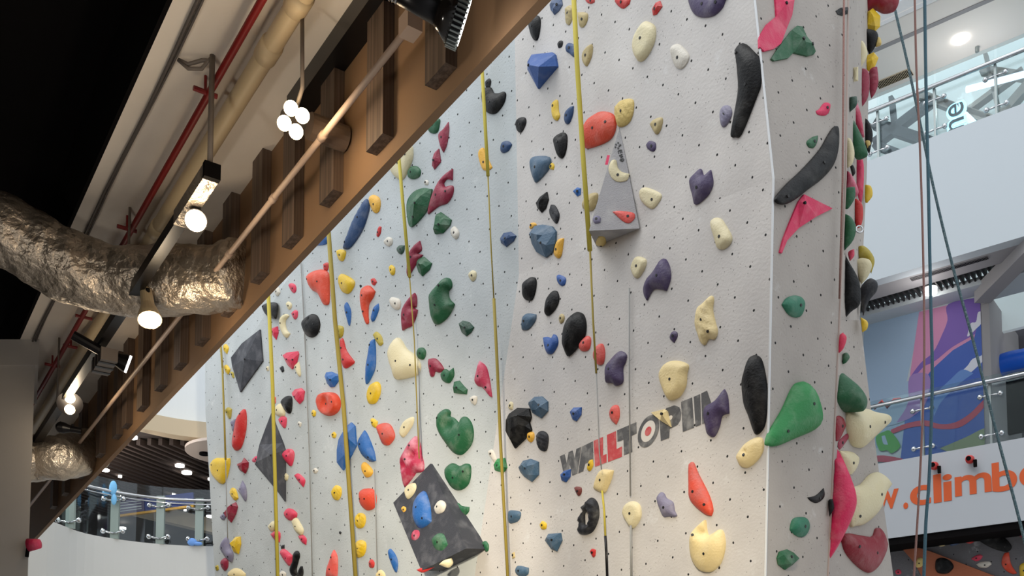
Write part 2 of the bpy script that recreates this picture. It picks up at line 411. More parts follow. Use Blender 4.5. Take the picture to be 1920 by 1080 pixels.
ML = wall_mat('wall_coat_left_shaded', (192, 197, 198), (.1, .2)); MC = wall_mat('wall_coat_centre', (206, 202, 198), (.3, .1)); MP = wall_mat('wall_coat_pillar_shaded', (178, 171, 164), (.2, .4))  # one coat; left and pillar faces carry their shade in the colour
def panel(name, pl, pts, m, thick=.14):
    """a slab whose object axes are the wall's own, so the bolt grid follows the wall"""
    pts = [np.array(p) for p in pts]; c = pts[0]; R = np.stack([pl.u, pl.v, pl.n])
    a = [R @ (p - c) for p in pts]; n = len(a)
    V = [tuple(p) for p in a] + [tuple(p - np.array([0, 0, thick])) for p in a]
    Fc = [tuple(range(n)), tuple(range(2 * n - 1, n - 1, -1))] + [(i, i + n, (i + 1) % n + n, (i + 1) % n) for i in range(n)]
    me = bpy.data.meshes.new(name); me.from_pydata(V, [], Fc); me.materials.append(m)
    o = bpy.data.objects.new(name, me); C.objects.link(o)
    o.matrix_world = Matrix.Translation(Vector(c)) @ Matrix((pl.u, pl.v, pl.n)).transposed().to_4x4(); return o
def ext(a, b, k): return a + (b - a) * k
Utr = P_U.hit(1415, 0)
topL = ext(P0, R0, 2.0); topR = ext(Q0, Utr, 2.3)
gS = P_L.down(P0, S0); gL = P_L.down(A0, P_L.hit(403, 1080)); gC = P_C.down(Q0, P_C.hit(1435, 1080))
Ltop = P_L.hit(700, 268)
Lx = P_L.hit(868, 2)
st(panel('wall_left', P_L, [P0, topL, Lx, B0, A0, gL, gS], ML))
st(panel('wall_left_corner', P_F, [A0, B0, Lx, P_F.hit(700, 60), P_F.hit(383, 380)], ML))
st(panel('wall_centre_upper', P_U, [P0, Q0, topR, topL], MC, .012))
st(panel('wall_centre_lower', P_C, [Q0, P0, gS, gC], MC, .012))
PUt = ext(W0, RU, 2.3); PLb = P_PL.down(W0, RB)
st(panel('wall_pillar_upper', P_PU, [Q0, W0, PUt, topR], MP, .012)); st(panel('wall_pillar_lower', P_PL, [W0, Q0, gC, PLb], MP, .012))
SR = P_S.hit(1612, 600); SLb = P_SL.down(P_SL.hit(1640, 840), P_SL.hit(1675, 1080))
RM = P_PL.hit(1575, 600)
st(panel('wall_side_upper', P_S, [W0, RM - [0, 0, .02], SR, P_S.hit(1625, 335), ext(P_S.hit(1625, 335), P_S.hit(1632, 0), 2.2), PUt], MP))
st(panel('wall_side_lower', P_SL, [RM, PLb, SLb, P_SL.hit(1675, 1080), P_SL.hit(1642, 840), P_SL.hit(1613, 600)], MP))
# aluminium edge strips on the corners
g = G(); g.tube([topR, Q0, gC], .009, 6); st(g.put('trim_1', mat('edge_strip', (214, 216, 218), .5)))
g = G(); g.tube([PUt, W0, PLb], .010, 6); st(g.put('trim_2', mat('worn_edge', (168, 150, 142), .6)))
# body behind the climbing face, as deep as the steel frame that carries it
g = G(); bk = np.array([.9, 1.3, 0]); 
# floor of the hall
g = G(); g.box((0, 10, -.1), (30, 0, 0), (0, 26, 0), (0, 0, .1)); st(g.put('floor', mat('floor_mat', (176, 174, 172), .8)))

# ------------------------------------------------------------------ painted lettering
def painted(parent, name, t, outer, m, inner=None, pl=None, off=.0015):
    pl = pl or P_C; ox, oy, s = t
    V = [pl.hit(ox + x / s, oy + y / s, off) for x, y in outer]
    if inner is None: g = G(); g.prism(V, pl.n * .001); return g.put(name, m, parent)
    W = [pl.hit(ox + x / s, oy + y / s, off) for x, y in inner]; n = len(V); assert n == len(W)
    allv = V + W + [p + pl.n * .001 for p in V + W]
    f = [(i, (i + 1) % n, n + (i + 1) % n, n + i) for i in range(n)]; f2 = [tuple(q + 2 * n for q in a[::-1]) for a in f]
    return obj(name, allv, f + f2, m, parent)
TL = (1040, 720, 5.647)
M_inkd = mat('worn_dark_paint', (84, 84, 86), .8, 0, .2, 50, .75, 10, (168, 166, 162)); M_inkr = mat('worn_red_paint', (192, 70, 74), .8, 0, .2, 50, .7, 10, (205, 150, 145)); M_inkw = mat('worn_white_paint', (214, 208, 200), .8)
lt = thing('painted_lettering', 'dark and red company name painted across the lower pale wall, rising to the right', 'lettering', P_C.hit(1200, 860))
def el(cx, cy, rx, ry, tilt=.1, n=28): return [(cx + rx * math.cos(a) + ry * math.sin(a) * -tilt, cy + ry * math.sin(a) - rx * math.cos(a) * .38) for a in [2 * math.pi * i / n for i in range(n)]]
painted(lt, 'letter', TL, [(55, 765), (105, 742), (128, 840), (148, 722), (190, 703), (212, 790), (230, 688), (283, 665), (240, 948), (188, 970), (160, 850), (142, 985), (92, 930)], M_inkd)
painted(lt, 'letter', TL, [(290, 662), (406, 606), (410, 852), (357, 880), (350, 830), (322, 845), (302, 925), (250, 945)], M_inkd)
painted(lt, 'letter', TL, [(413, 602), (512, 560), (512, 757), (550, 740), (550, 830), (428, 877)], M_inkr)
painted(lt, 'letter', TL, [(553, 540), (650, 498), (655, 690), (715, 660), (712, 770), (566, 826)], M_inkr)
painted(lt, 'letter', TL, [(662, 490), (865, 403), (868, 522), (815, 548), (822, 720), (733, 755), (730, 590), (665, 612)], M_inkd)
painted(lt, 'letter', TL, el(993, 500, 112, 168), M_inkd, el(990, 500, 76, 112))
painted(lt, 'letter_fill', TL, el(990, 500, 75, 111), M_inkw, off=.001)
painted(lt, 'target_dot', TL, el(990, 500, 34, 48), M_inkr, off=.003)
painted(lt, 'letter', TL, [(1110, 335), (1185, 255), (1270, 226), (1320, 245), (1340, 300), (1332, 380), (1300, 432), (1216, 478), (1214, 568), (1124, 604)], M_inkd)
painted(lt, 'letter_fill', TL, el(1222, 360, 26, 26), M_inkw, off=.003)
painted(lt, 'letter', TL, [(1338, 190), (1455, 142), (1476, 462), (1357, 507)], M_inkd)
painted(lt, 'letter', TL, [(1472, 136), (1540, 106), (1550, 430), (1492, 454)], M_inkd)
painted(lt, 'letter', TL, [(1552, 100), (1614, 70), (1700, 330), (1640, 400), (1562, 424)], M_inkd)

# ------------------------------------------------------------------ mezzanine overhead (beam frame: d along, e across)
d = hdir(-310); e = np.array([d[1], -d[0], 0]); zF = 4.0
latF = atZ(1000, 10, zF) @ e; P_Fa = Plane(e * latF + np.array([0, 0, zF]), e)
zS = float(P_Fa.hit(526, 261)[2]); latS = atZ(324, 0, zS) @ e; P_Sb = Plane(e * latS, e); zB = zS + .45
print('mezz', latF, latS, zS, zB)
def mz(s, l, z): return d * s + e * l + np.array([0, 0, z])
def slab(s0, s1, l0, l1, z0, z1, g=None): g = g or G(); return g.box(mz((s0 + s1) / 2, (l0 + l1) / 2, (z0 + z1) / 2), d * (s1 - s0) / 2, e * (l1 - l0) / 2, (0, 0, (z1 - z0) / 2))
S0_, S1_ = -6.0, 16.0
st(slab(S0_, S1_, latF, latF + .035, zF, zS + 1.2).put('beam_front', M_fascia))
st(slab(S0_, S1_, latS, latF, zS, zS + .3).put('ceiling_soffit', M_soffit))
st(slab(S0_, S1_, latS - .02, latS, zS, zB + .02).put('beam_side', M_black))
st(slab(S0_, S1_, latS - 14, latS - .02, zB + .02, zB + .3).put('ceiling', M_black))
st(slab(S0_, S1_, latS - 14, latF + .1, zS + 1.2, zS + 1.4).put('upper_floor', M_white))
# walls closing the dark hall behind and to the left of the viewpoint
g = G(); g.box((0, -7, 3), (16, 0, 0), (0, .1, 0), (0, 0, 3.2)); st(g.put('wall_back', mat('dim_wall', (96, 88, 82), .9)))
g = G(); g.box((-11, 4, 3), (.1, 0, 0), (0, 11, 0), (0, 0, 3.2)); st(g.put('wall_far_left', M_black))
# hanging timber slats on the beam's inner face
sl = [(793, 838, 150), (683, 720, 275), (597, 625, 382), (526, 552, 461), (461, 496, 530), (410, 433, 592), (362, 382, 648), (320, 342, 693), (286, 303, 736), (252, 269, 768), (224, 239, 802), (207, 221, 823), (175, 190, 858), (140, 154, 895), (112, 124, 925), (90, 102, 950)]
def slat_name(i):
    if i == 0: return 'dark timber slat on the brown beam, behind the black spotlight at the top'
    if i == 1: return 'long dark timber slat on the brown beam, right of the four-bulb lamp'
    if i == 2: return 'dark timber slat on the brown beam just below the four-bulb lamp'
    return None
zbot = float(np.mean([P_Fa.hit(x1, y)[2] for x0, x1, y in sl[:8]]))
svals = []
r0 = atZ(793, 150, zbot); 
for i, (x0, x1, y) in enumerate(sl):
    pq = P_Fa.hit((x0 + x1) / 2, y, .05); svals.append(float(pq @ d))
stp = (svals[7] - svals[0]) / 7
for i in range(16):
    s = svals[i]; gg = slab(s - .075, s + .075, latF - .05, latF - .001, zbot, zS - .001)
    o = gg.put('timber_slat', M_wood)
    nth = ['first', 'second', 'third', 'fourth', 'fifth', 'sixth', 'seventh', 'eighth', 'ninth', 'tenth', 'eleventh', 'twelfth', 'thirteenth', 'fourteenth', 'fifteenth', 'sixteenth'][i]
    tag(o, slat_name(i) or 'dark timber slat on the brown beam, %s of the row counted from the top' % nth, 'timber slat', 'timber slats hanging on the brown beam')
# pipes: each runs along the beam, through a pixel at a height
def run(x, y, z, s0=S0_ + 1, s1=S1_ - 1, r=.02, wob=0):
    p = atZ(x, y, z); l = p @ e; return [mz(s, l, z) for s in np.linspace(s0, s1, 12)]
g = G(); g.tube(run(372, 210, zS - .08), .017, 10); rp = g.put('sprinkler_pipe', M_red, None, True); tag(rp, 'thin red sprinkler pipe running along under the cream soffit', 'pipe')
for (x, y) in [(385, 173), (238, 429), (157, 595), (133, 650), (98, 685)]:
    p = atZ(x, y, zS - .08); g = G(); g.tube([p - e * .055, p + e * .055], .012, 8); g.tube([p, p + [0, 0, .08]], .007, 6); g.put('bracket', M_red, rp)
g = G(); P1 = run(400, 262, zS - .09); g.tube(P1, .043, 14); cp = g.put('drain_pipe', M_creampipe, None, True); tag(cp, 'thick cream drain pipe running under the soffit beside the red pipe', 'pipe')
for (x, y) in [(572, 8), (512, 98), (300, 432), (170, 640)]:
    p = atZ(x, y, zS - .09); l = P1[0] @ e; c = mz(p @ d, l, zS - .09); g = G(); g.tube([c - d * .05, c + d * .05], .050, 14); g.put('pipe_collar', M_creampipe, cp, True)
g = G(); p = P_Fa.hit(560, 312, .16); g.tube([mz(s, p @ e, p[2]) for s in np.linspace(float(P_Fa.hit(765, 30, .16) @ d), 14, 9)], .0135, 10); cd = g.put('conduit', M_conduit, None, True); tag(cd, 'thin pale conduit running along the timber slats of the brown beam', 'conduit')
for (x, y) in [(605, 250), (513, 350), (430, 465)]:
    q = P_Fa.hit(x, y, .16); c = mz(q @ d, p @ e, p[2]); g = G(); g.tube([c - d * .02, c + d * .02], .018, 10); g.put('conduit_coupling', M_conduit, cd, True)
c = mz(P_Fa.hit(770, 28, .16) @ d, p @ e, p[2]); g = G(); g.box(c, d * .035, e * .03, (0, 0, .035)); g.put('junction_box', M_conduit, cd)
c = P_Fa.hit(600, 243, .13); g = G(); g.tube([c - e * .05, c + e * .12], .055, 18); g.put('round_box', mat('dull_box', (110, 92, 78), .6), cd)
# cable run and cable ties along the soffit's left edge
g = G(); l0 = atZ(300, 150, zS - .015) @ e
for k, rr in enumerate((.008, .006)):
    g.tube([mz(s, l0 + .013 * k + .006 * math.sin(s * 3 + k), zS - .014) for s in np.linspace(1.5, 14, 40)], rr, 6)
tag(g.put('cable_bundle', mat('dull_cable', (84, 78, 74), .6), None, True), 'grey cable bundle clipped along the left edge of the cream soffit', 'cable')
# black rectangular channel against the soffit and the beam, top centre
sA = float(P_Fa.hit(575, 180) @ d); g = slab(.2, sA, latF - .10, latF - .001, zS - .10, zS - .001); tag(g.put('cable_channel', M_blackm), 'black metal channel in the corner between soffit and brown beam', 'channel')
# track rail with its silver foil covered end
zr = 4.175; pr = atZ(395, 325, zr); lr = pr @ e; sr0 = float(pr @ d); sr1 = float(atZ(158, 712, zr) @ d)
tr = thing('lighting_track', 'black ceiling lighting track with a shiny foil-wrapped end', 'lighting track', mz(sr0, lr, zr))
sm = float(atZ(350, 415, zr) @ d)
slab(sm, 9.5, lr - .028, lr + .028, zr - .03, zr + .03).put('rail', M_blackm, tr)
slab(sr0, sm, lr - .034, lr + .034, zr - .035, zr + .035).put('foil_wrap', M_foil, tr); slab(sr0 - .03, sr0, lr - .036, lr + .036, zr - .036, zr + .036).put('end_cap', M_black, tr)
M_rod = mat('grey_rod', (112, 102, 94), .5)
for (x, y) in [(385, 325), (216, 560), (115, 770)]:
    q = atZ(x, y, zr); c = mz(q @ d, lr, zr); g = G(); g.tube([c + [0, 0, .03], c + [0, 0, zS - zr]], .013 if x == 385 else .008, 8); g.put('hanger_rod', M_rod, tr, True)
q = mz(sr0 + .02, lr, zS - .02); qa = mz(sr0 + .1, l0 + .03, zS - .02)
for k in (0, .02): g = G(); g.tube([q + [0, 0, -.05], q + [0, 0, k], q * .7 + qa * .3 + [0, 0, .0 - k * 2], q * .3 + qa * .7 - [0, 0, .02 + k], qa], .009, 8); g.put('power_cable', M_rod, tr, True)

def lamp_light(p, power, size=.06, col=(1, .80, .56)):
    l = bpy.data.lights.new('lamp_light', 'POINT'); l.energy = power; l.shadow_soft_size = size; l.color = col
    o = bpy.data.objects.new('lamp_light', l); C.objects.link(o); o.location = Vector(p); return o
# four-bulb lamp hanging on a rod
GL = 'warm spotlights under the mezzanine'
zl = zS - .55; c4 = atZ(550, 225, zl)
L1 = thing('bulb_cluster_lamp', 'hanging lamp of four glowing round bulbs beside the brown beam', 'lamp', c4, GL)
# it faces the viewpoint and the floor
ax = (CAM - c4); ax[2] -= .9; ax /= np.linalg.norm(ax); t1 = np.cross(ax, [0, 0, 1]); t1 /= np.linalg.norm(t1); t2 = np.cross(t1, ax)
sc = np.linalg.norm(c4 - CAM) / F
for bx4, by4 in ((545.5, 203), (567, 217), (533, 231), (555, 247)):
    g = G(); g.ball(atY(bx4, by4, float(c4[1]) - .03), 11.3 * sc, 16, 10); g.put("bulb", M_lamp, L1, True)
g = G(); g.tube([c4 - ax * .06, c4 - ax * .015], [.03, .055], 16); g.tube([c4 - ax * .09, c4 - ax * .06], .02, 12); g.put('housing', M_black, L1)
topr = atZ(556, 0, zS); rt = P_Fa.hit(563, 60, .3)
g = G(); g.tube([c4 - ax * .07, atZ(567, 165, zl + .12), np.array([c4[0], c4[1], zS]) + [.03, -.01, 0]], .009, 8); g.put('hanger_rod', M_rod, L1, True)
lamp_light(c4 + ax * .14, 5)
# round spotlight, four-lens spotlight, far spotlight
def spot(x, y, z, rpx, label, lenses, aim, power, housing=M_blackm, glow=M_lamp, length=.16):
    c = atZ(x, y, z); sc = np.linalg.norm(c - CAM) / F; ax = np.array(aim, float); ax /= np.linalg.norm(ax)
    t1 = np.cross(ax, [0, 0, 1.0]); t1 /= np.linalg.norm(t1); t2 = np.cross(t1, ax); r = rpx * sc
    L = thing('spotlight', label, 'spotlight', c, GL)
    g = G(); g.tube([c - ax * length, c - ax * length * .5, c - ax * .03, c], [r * .55, r * .62, r * 1.02, r * 1.08], 18); g.put('housing', housing, L)
    if lenses == 1: g = G(); g.tube([c, c + ax * .012, c + ax * .028], [r, r * .9, r * .45], 18); g.put('lens', glow, L, True)
    else:
        for a in range(lenses):
            q = 2 * math.pi * (a + .5) / lenses; g = G(); g.ball(c + (t1 * math.cos(q) + t2 * math.sin(q)) * r * .52, r * .44, 12, 8); g.put('lens', glow, L, True)
    g = G(); b0 = c - ax * length * .6; g.tube([b0, np.array([b0[0], b0[1], zr - .02])], .012, 8); g.put('bracket', M_blackm, L)
    if power: lamp_light(c + ax * .12, power)
    return L
spot(367, 414, zr - .10, 17, 'glowing round spotlight at the foil-wrapped end of the track', 1, (.25, -.8, -.75), 5)
spot(281, 600, zr - .22, 18, 'pale cylindrical spotlight with four lenses in front of the foil duct', 4, (.25, -.35, -.9), 6, M_creampipe, M_lamp, .22)
spot(131, 757, zr - .05, 19, 'farthest lit spotlight near the second foil duct', 2, (.3, -.7, -.65), 5)
spot(112, 801, zr - .05, 9, 'unlit small dark spotlight below the farthest lit one', 1, (-.9, -.2, .1), 0, M_blackm, M_blackm, .16)
# flat black floodlight seen from the side
cf = atZ(238, 682, zr - .12); axf = np.array([.92, .5, -.3]); axf /= np.linalg.norm(axf); tf = np.cross(axf, [0, 1, 0]); tf /= np.linalg.norm(tf)
fl = thing('floodlight', 'black finned floodlight with a thin bright front, right of the track', 'floodlight', cf)
g = G(); g.tube([cf - axf * .16, cf - axf * .10, cf - axf * .02, cf], [.025, .032, .055, .060], 18); g.put('housing', M_blackm, fl)
g = G(); g.tube([cf, cf + axf * .014], .056, 18); g.put('lens', M_lampc, fl)
g = G(); g.tube([cf - axf * .33 + [0, 0, .03], cf - axf * .10], .03, 12); g.put('arm', M_blackm, fl)
pb = atZ(196, 678, zr - .1); g = G(); g.box(pb, d * .14, e * .05, (0, 0, .04)); g.put('driver_box', mat('grey_box', (120, 108, 98), .5), fl)
for k in range(3): g = G(); g.box(pb + d * (.09 - .09 * k), d * .012, e * .054, (0, 0, .044)); g.put('strap', M_blackm, fl)
# big PAR spotlight at the top, body lying sideways with a ribbed lamp
cT = P_Fa.hit(790, 5, .26); cT = atY(790, 5, 3.0); axT = atY(852, 34, 3.03) - cT; axT /= np.linalg.norm(axT)
big = thing('ribbed_spotlight', 'large black spotlight with a ribbed head at the top of the brown beam', 'spotlight', cT)
sc = np.linalg.norm(cT - CAM) / F
def fat(a, b, r): g = G(); g.tube([cT + axT * a * sc, cT + axT * b * sc], [r[0] * sc, r[1] * sc], 24); return g
fat(-48, 26, (15, 21)).put('body', M_blackm, big, True)
fat(24, 52, (20, 39)).put('reflector', mat('glossy_black', (30, 26, 24), .15), big, True)
for k in range(3): fat(-48 + 5 * k, -46 + 5 * k, (17, 17)).put('rear_ring', M_chrome, big)
g = G()
for k in range(34):
    a = 2 * math.pi * k / 34; t1 = np.cross(axT, [0, 0, 1.0]); t1 /= np.linalg.norm(t1); t2 = np.cross(t1, axT)
    rd = t1 * math.cos(a) + t2 * math.sin(a); tg = -t1 * math.sin(a) + t2 * math.cos(a)
    g.box(cT + axT * 61 * sc + rd * 38 * sc, axT * 9 * sc, tg * 1.3 * sc, rd * 3.0 * sc)
g.put('cooling_ribs', M_steel, big); fat(50, 68, (36, 36)).put('head_drum', M_blackm, big); fat(67, 71, (34, 33)).put('lens', M_lampc, big)
g = G(); g.tube([cT + axT * 5 * sc, cT + axT * 5 * sc + np.array([0, 0, .5])], .012, 8); g.put('mount', M_blackm, big)

# foil ducts
def duct(pts, rpx, name, label, endY):
    P = smooth_path(pts, 9); ctr = []; rad = []
    for (x, y, Y), in [(p,) for p in P]: ctr.append(atY(x, y, Y))
    n = len(ctr); V = []; seg = 40; ref = None
    rings = []
    for i in range(n):
        t = ctr[min(i + 1, n - 1)] - ctr[max(i - 1, 0)]; t /= np.linalg.norm(t); a = np.cross(t, [0, 0, 1.0]); a /= np.linalg.norm(a); b = np.cross(a, t)
        r0 = rpx * np.linalg.norm(ctr[i] - CAM) / F * (1 + .03 * math.sin(i * .31) + .02 * math.sin(i * .83))
        for j in range(seg):
            q = 2 * math.pi * j / seg; r = r0 * (1 + .03 * math.sin(3 * q + i * .35) + random.uniform(-.012, .012) + .012 * math.sin(7 * q + i * 1.1))
            V.append(ctr[i] + r * (math.cos(q) * a + math.sin(q) * b))
    Fc = [(i * seg + j, i * seg + (j + 1) % seg, (i + 1) * seg + (j + 1) % seg, (i + 1) * seg + j) for i in range(n - 1) for j in range(seg)] + [tuple(range(seg))[::-1], tuple((n - 1) * seg + j for j in range(seg))]
    return tag(obj(name, V, Fc, M_foil, None, True), label, 'air duct', 'foil wrapped air ducts')
def smooth_path(P, per):
    P = np.array(P, float); out = []
    Q = np.vstack([2 * P[0] - P[1], P, 2 * P[-1] - P[-2]])
    for i in range(1, len(Q) - 2):
        for k in range(per):
            t = k / per; p0, p1, p2, p3 = Q[i - 1:i + 3]
            out.append(.5 * ((2 * p1) + (-p0 + p2) * t + (2 * p0 - 5 * p1 + 4 * p2 - p3) * t * t + (-p0 + 3 * p1 - 3 * p2 + p3) * t ** 3))
    return out + [P[-1]]
fy = float(P_Fa.hit(455, 520)[1])
print('duct Y', fy)
duct([(-90, 395, 5.1), (0, 432, 5.2), (70, 467, 5.3), (140, 505, 5.4), (210, 524, 5.46), (300, 527, 5.48), (380, 524, 5.42), (430, 520, 5.36), (462, 512, fy - .02)], 55, 'foil_duct', 'large crinkled foil air duct crossing under the ceiling', 0)
fy2 = float(P_Fa.hit(165, 850)[1])
duct([(30, 861, fy2 - .6), (70, 860, fy2 - .5), (110, 858, fy2 - .5), (150, 850, fy2 - .2), (176, 842, fy2 - .02)], 37, 'foil_duct', 'smaller crinkled foil air duct beside the white column', 0)
# white column with a flared head
Yc = float(atZ(60, 638, zS)[1]); xr = float(atY(60, 850, Yc)[0]); M_col = mat('column_paint', (186, 180, 174), .8, 0, .1, 4, .2, 3, (160, 152, 144))
vd = np.array([xr, Yc, 0]); vd /= np.linalg.norm(vd); pc = np.array([xr - 1.2, Yc, 0]) + vd * .45
g = G(); g.box(pc + [0, 0, zS / 2 - .1], (1.2, 0, 0), vd * .45, (0, 0, zS / 2 - .1)); g.box(pc + [0, 0, zS - .1], (1.225, 0, 0), vd * .47, (0, 0, .1)); st(g.put('column', M_col))

# ------------------------------------------------------------------ far left: curved balcony
ys_top = [(20, 958), (90, 975), (160, 1000), (250, 1015), (330, 1022), (400, 1024), (470, 1021)]
Hc = 386 * 17.5 / 1850 + CAMZ
def curve(pts, z): return [atZ(x, y, z) for x, y in pts]
top = [np.array(p) for p in curve(ys_top, Hc)]
top = [np.array(p) for p in smooth_path(top, 5)]
# the curve is a smooth arc in plan
def ribbon(pts, z0, z1, th, name, m):
    n = len(pts); V = []; 
    for p in pts:
        q = np.array([p[0], p[1], 0]); 
        for z in (z0, z1):
            V.append((q[0], q[1], z)); V.append((q[0] - .02 * th, q[1] + th, z))
    Fc = []
    for i in range(n - 1):
        a, b = 4 * i, 4 * i + 4; Fc += [(a, b, b + 2, a + 2), (a + 1, a + 3, b + 3, b + 1), (a + 2, b + 2, b + 3, a + 3), (a, a + 1, b + 1, b)]
    Fc += [(0, 2, 3, 1), (4 * n - 4, 4 * n - 3, 4 * n - 1, 4 * n - 2)]
    return obj(name, V, Fc, m, None, False)
bal = ribbon(top, Hc - 4.2, Hc, .25, 'curved_parapet', mat('parapet_white', (204, 206, 206), .8)); tag(bal, 'white curved balcony parapet behind the brown beam, lower left', 'parapet')
z_rail = Hc + .80; z_gl = Hc + 1.05
gb = thing('glass_balustrade', 'curved glass balustrade with steel posts on the white parapet, lower left', 'balustrade', top[0])
glp = [p + np.array([0, .10, 0]) for p in top]
n = len(glp)
ix = [int(np.argmin([abs((CX + F * p[0] / p[1]) - X) for p in glp])) for X in (118, 205, 289, 368)]
bnd = [0] + ix + [n - 1]
for k in range(len(bnd) - 1):
    seg_ = glp[bnd[k]:bnd[k + 1] + 1]
    if len(seg_) < 2: continue
    o = ribbon(seg_, Hc + .02, z_gl, .015, 'glass_pane', M_glass); o.location -= Vector(top[0]); o.parent = gb
for z, r in ((z_rail, .028), (z_rail - .07, .012)):
    g = G(); g.tube([(p[0], p[1] - .08, z) for p in top], r, 8); g.put('handrail', M_chrome, gb, True)
M_post = mat('glass_fin', (150, 164, 160), .3, .2)
for j in ix:
    p = top[j]; g = G(); g.box((p[0], p[1] + .02, (Hc + z_rail) / 2 + .03), (.07, 0, 0), (0, .03, 0), (0, 0, (z_rail - Hc) / 2 + .03)); po = g.put('post', M_post, gb)
    for zz in (Hc + .12, z_rail - .12):
        for sx in (-.17, .17): g = G(); g.tube([(p[0], p[1] - .02, zz - .03), (p[0] + sx, p[1] - .06, zz)], .016, 8); g.ball((p[0] + sx, p[1] - .06, zz), .045, 10, 6); g.put('clamp', M_chrome, po, True)
# storey above: cream band, white wall over it, dark slatted ceiling
zc = (1409 - 812) * 17.5 / 1850 + CAMZ
bandp = [np.array([p[0] + .4, p[1] + .2, 0]) for p in top] + [np.array([top[-1][0] + 4, top[-1][1] + .4, 0])]
st(ribbon(bandp, zc, zc + .30, .3, 'trim_3', M_beige)); st(ribbon([p + np.array([0, .25, 0]) for p in bandp], zc + .30, zc + 4.5, .3, 'wall_balcony_upper', M_bright))
g = G(); g.box((-6, 28, zc + .15), (9, 0, 0), (0, 10.5, 0), (0, 0, .1)); st(g.put('ceiling_balcony', M_dark))
g = G()
for k in range(70): x = -11 + k * .2; g.box((x, 20.2, zc - .02), (.035, 0, 0), (1.0, 2.6, 0), (0, 0, .06))
sls = g.put('ceiling_slats', M_dark2); st(sls)
g = G(); g.box((-5, 37, 4), (14, 0, 0), (0, .1, 0), (0, 0, 6)); st(g.put('wall_balcony_back', mat('dim_back', (70, 60, 58), .9)))
g = G(); g.box((-6, 27, Hc - .4), (9, 0, 0), (0, 9, 0), (0, 0, .1)); st(g.put('floor_balcony', mat('dim_floor', (90, 86, 84), .5)))
# low beige stair edge and pillars seen through the glass
a, b = atY(130, 935, 24), atY(420, 1003, 21); g = G(); g.prism([a, b, b + [0, 0, .30], a + [0, 0, .34]], [0, .4, 0]); tag(g.put('escalator_side', M_beige), 'beige sloping escalator side seen through the left glass balustrade', 'escalator')
a, b = atY(213, 940, 22), atY(362, 923, 19); a2, b2 = atY(214, 966, 22), atY(363, 946, 19); bn = thing('blue_banner', 'dark blue hanging banner with a yellow lower edge behind the left glass', 'banner', a)
g = G(); g.prism([a, b, b2, a2], [0, .06, 0]); g.put('banner_cloth', mat('deep_blue_glow', (24, 40, 104), .6, emit=(24, 40, 110), estr=.15), bn)  # cloth given a faint glow of its own to lift it
g = G(); g.prism([a2, b2, b2 - [0, .01, .05], a2 - [0, .01, .05]], [0, .08, 0]); g.put('yellow_edge', HM['amber'], bn)
mid = a + (b - a) * .42; mid2 = a2 + (b2 - a2) * .42
g = G(); g.prism([a + [0, -.02, 0], mid + [0, -.02, 0], mid2 + [0, -.02, 0], a2 + [0, -.02, 0]], [0, .015, 0]); g.put('violet_field', mat('violet_field', (80, 74, 110), .6), bn)
for k in range(4):
    f = .18 + k * .2; l = a + (a2 - a) * f + (b - a) * .06; r = mid + (mid2 - mid) * f - (b - a) * .03; hgt = (a2 - a) * (.06 if k != 2 else .09)
    g = G(); g.prism([l + [0, -.04, 0], r + [0, -.04, 0], r + hgt + [0, -.04, 0], l + hgt + [0, -.04, 0]], [0, .01, 0]); g.put('text_line', M_white, bn)
# ceiling disc, downlights and their low reflections
pd = atZ(431, 850, zc - .14); rd = 82 * float(pd[1]) / F
g = G(); g.tube([(pd[0], pd[1], zc - .14), (pd[0], pd[1], zc - .09)], rd, 48); dl = thing('ceiling_disc', 'large round white ceiling disc partly hidden by the wall edge', 'ceiling disc', pd); g.put('disc', mat('disc_white', (225, 208, 196), .6), dl)
pe = atZ(383, 851, zc - .16); g = G(); g.tube([(pe[0], pe[1], zc - .18), (pe[0], pe[1], zc - .14)], .09, 16); g.put('small_speaker', M_black, dl)
GD = 'recessed ceiling downlights of the mall'
for x, y, r, lb in [(248, 822, 11, 'bright downlight nearest the brown beam on the dark ceiling'), (337, 875, 10, 'upper of two bright downlights left of the ceiling disc'), (350, 888, 11, 'lower of two bright downlights left of the ceiling disc'),
                    (197, 883, 9, 'bright downlight just above the glass balustrade by the beam'), (225, 895, 4, 'small downlight above the handrail right of the second post'), (168, 903, 4, 'small downlight left of the second balustrade post'),
                    (224, 932, 3, 'tiny downlight left above the blue banner'), (326, 929, 4, 'tiny downlight over the right half of the blue banner'), (395, 900, 6, 'downlight at the wall edge left of the yellow shield hold'),
                    (393, 970, 7, 'oval glowing disc added for a reflection beside the last post'), (347, 958, 3, 'small downlight below the blue banner'), (230, 992, 7, 'oval glowing disc added for a reflection low in the glass'), (307, 1009, 4, 'small glowing disc added for a reflection low beside the third post')]:  # the three lowest are reflections, added as glowing discs
    p = atZ(x, y, zc - .11); r_m = r * .85 * float(p[1]) / F
    if p[1] > 35: p = atY(x, y, 35); g = G(); g.ball(p, r_m, 12, 8, (1, .4, .5))
    else: g = G(); g.tube([(p[0], p[1], zc - .11), (p[0], p[1], zc - .07)], r_m, 20)
    tag(g.put('downlight', M_lampc), lb, 'downlight', GD)
M_bluel = mat('blue_light', (120, 190, 255), .5, emit=(110, 180, 255), estr=1.2)
p = top[ix[1]] + np.array([0, -.10, z_rail - Hc - .02]); p[2] = z_rail; g = G(); g.ball(p + [0, 0, .06], .085, 10, 8, (.8, .5, 1.5)); g.ball(p + [-.12, 0, -.02], .06, 10, 8); g.ball(p + [.02, 0, -.14], .06, 10, 8, (.8, .6, 1.6))
tag(g.put('wrapping_tape', mat('blue_wrap', (120, 190, 240), .6)), 'light blue wrapping tied around the second post of the left balustrade', 'wrapping')
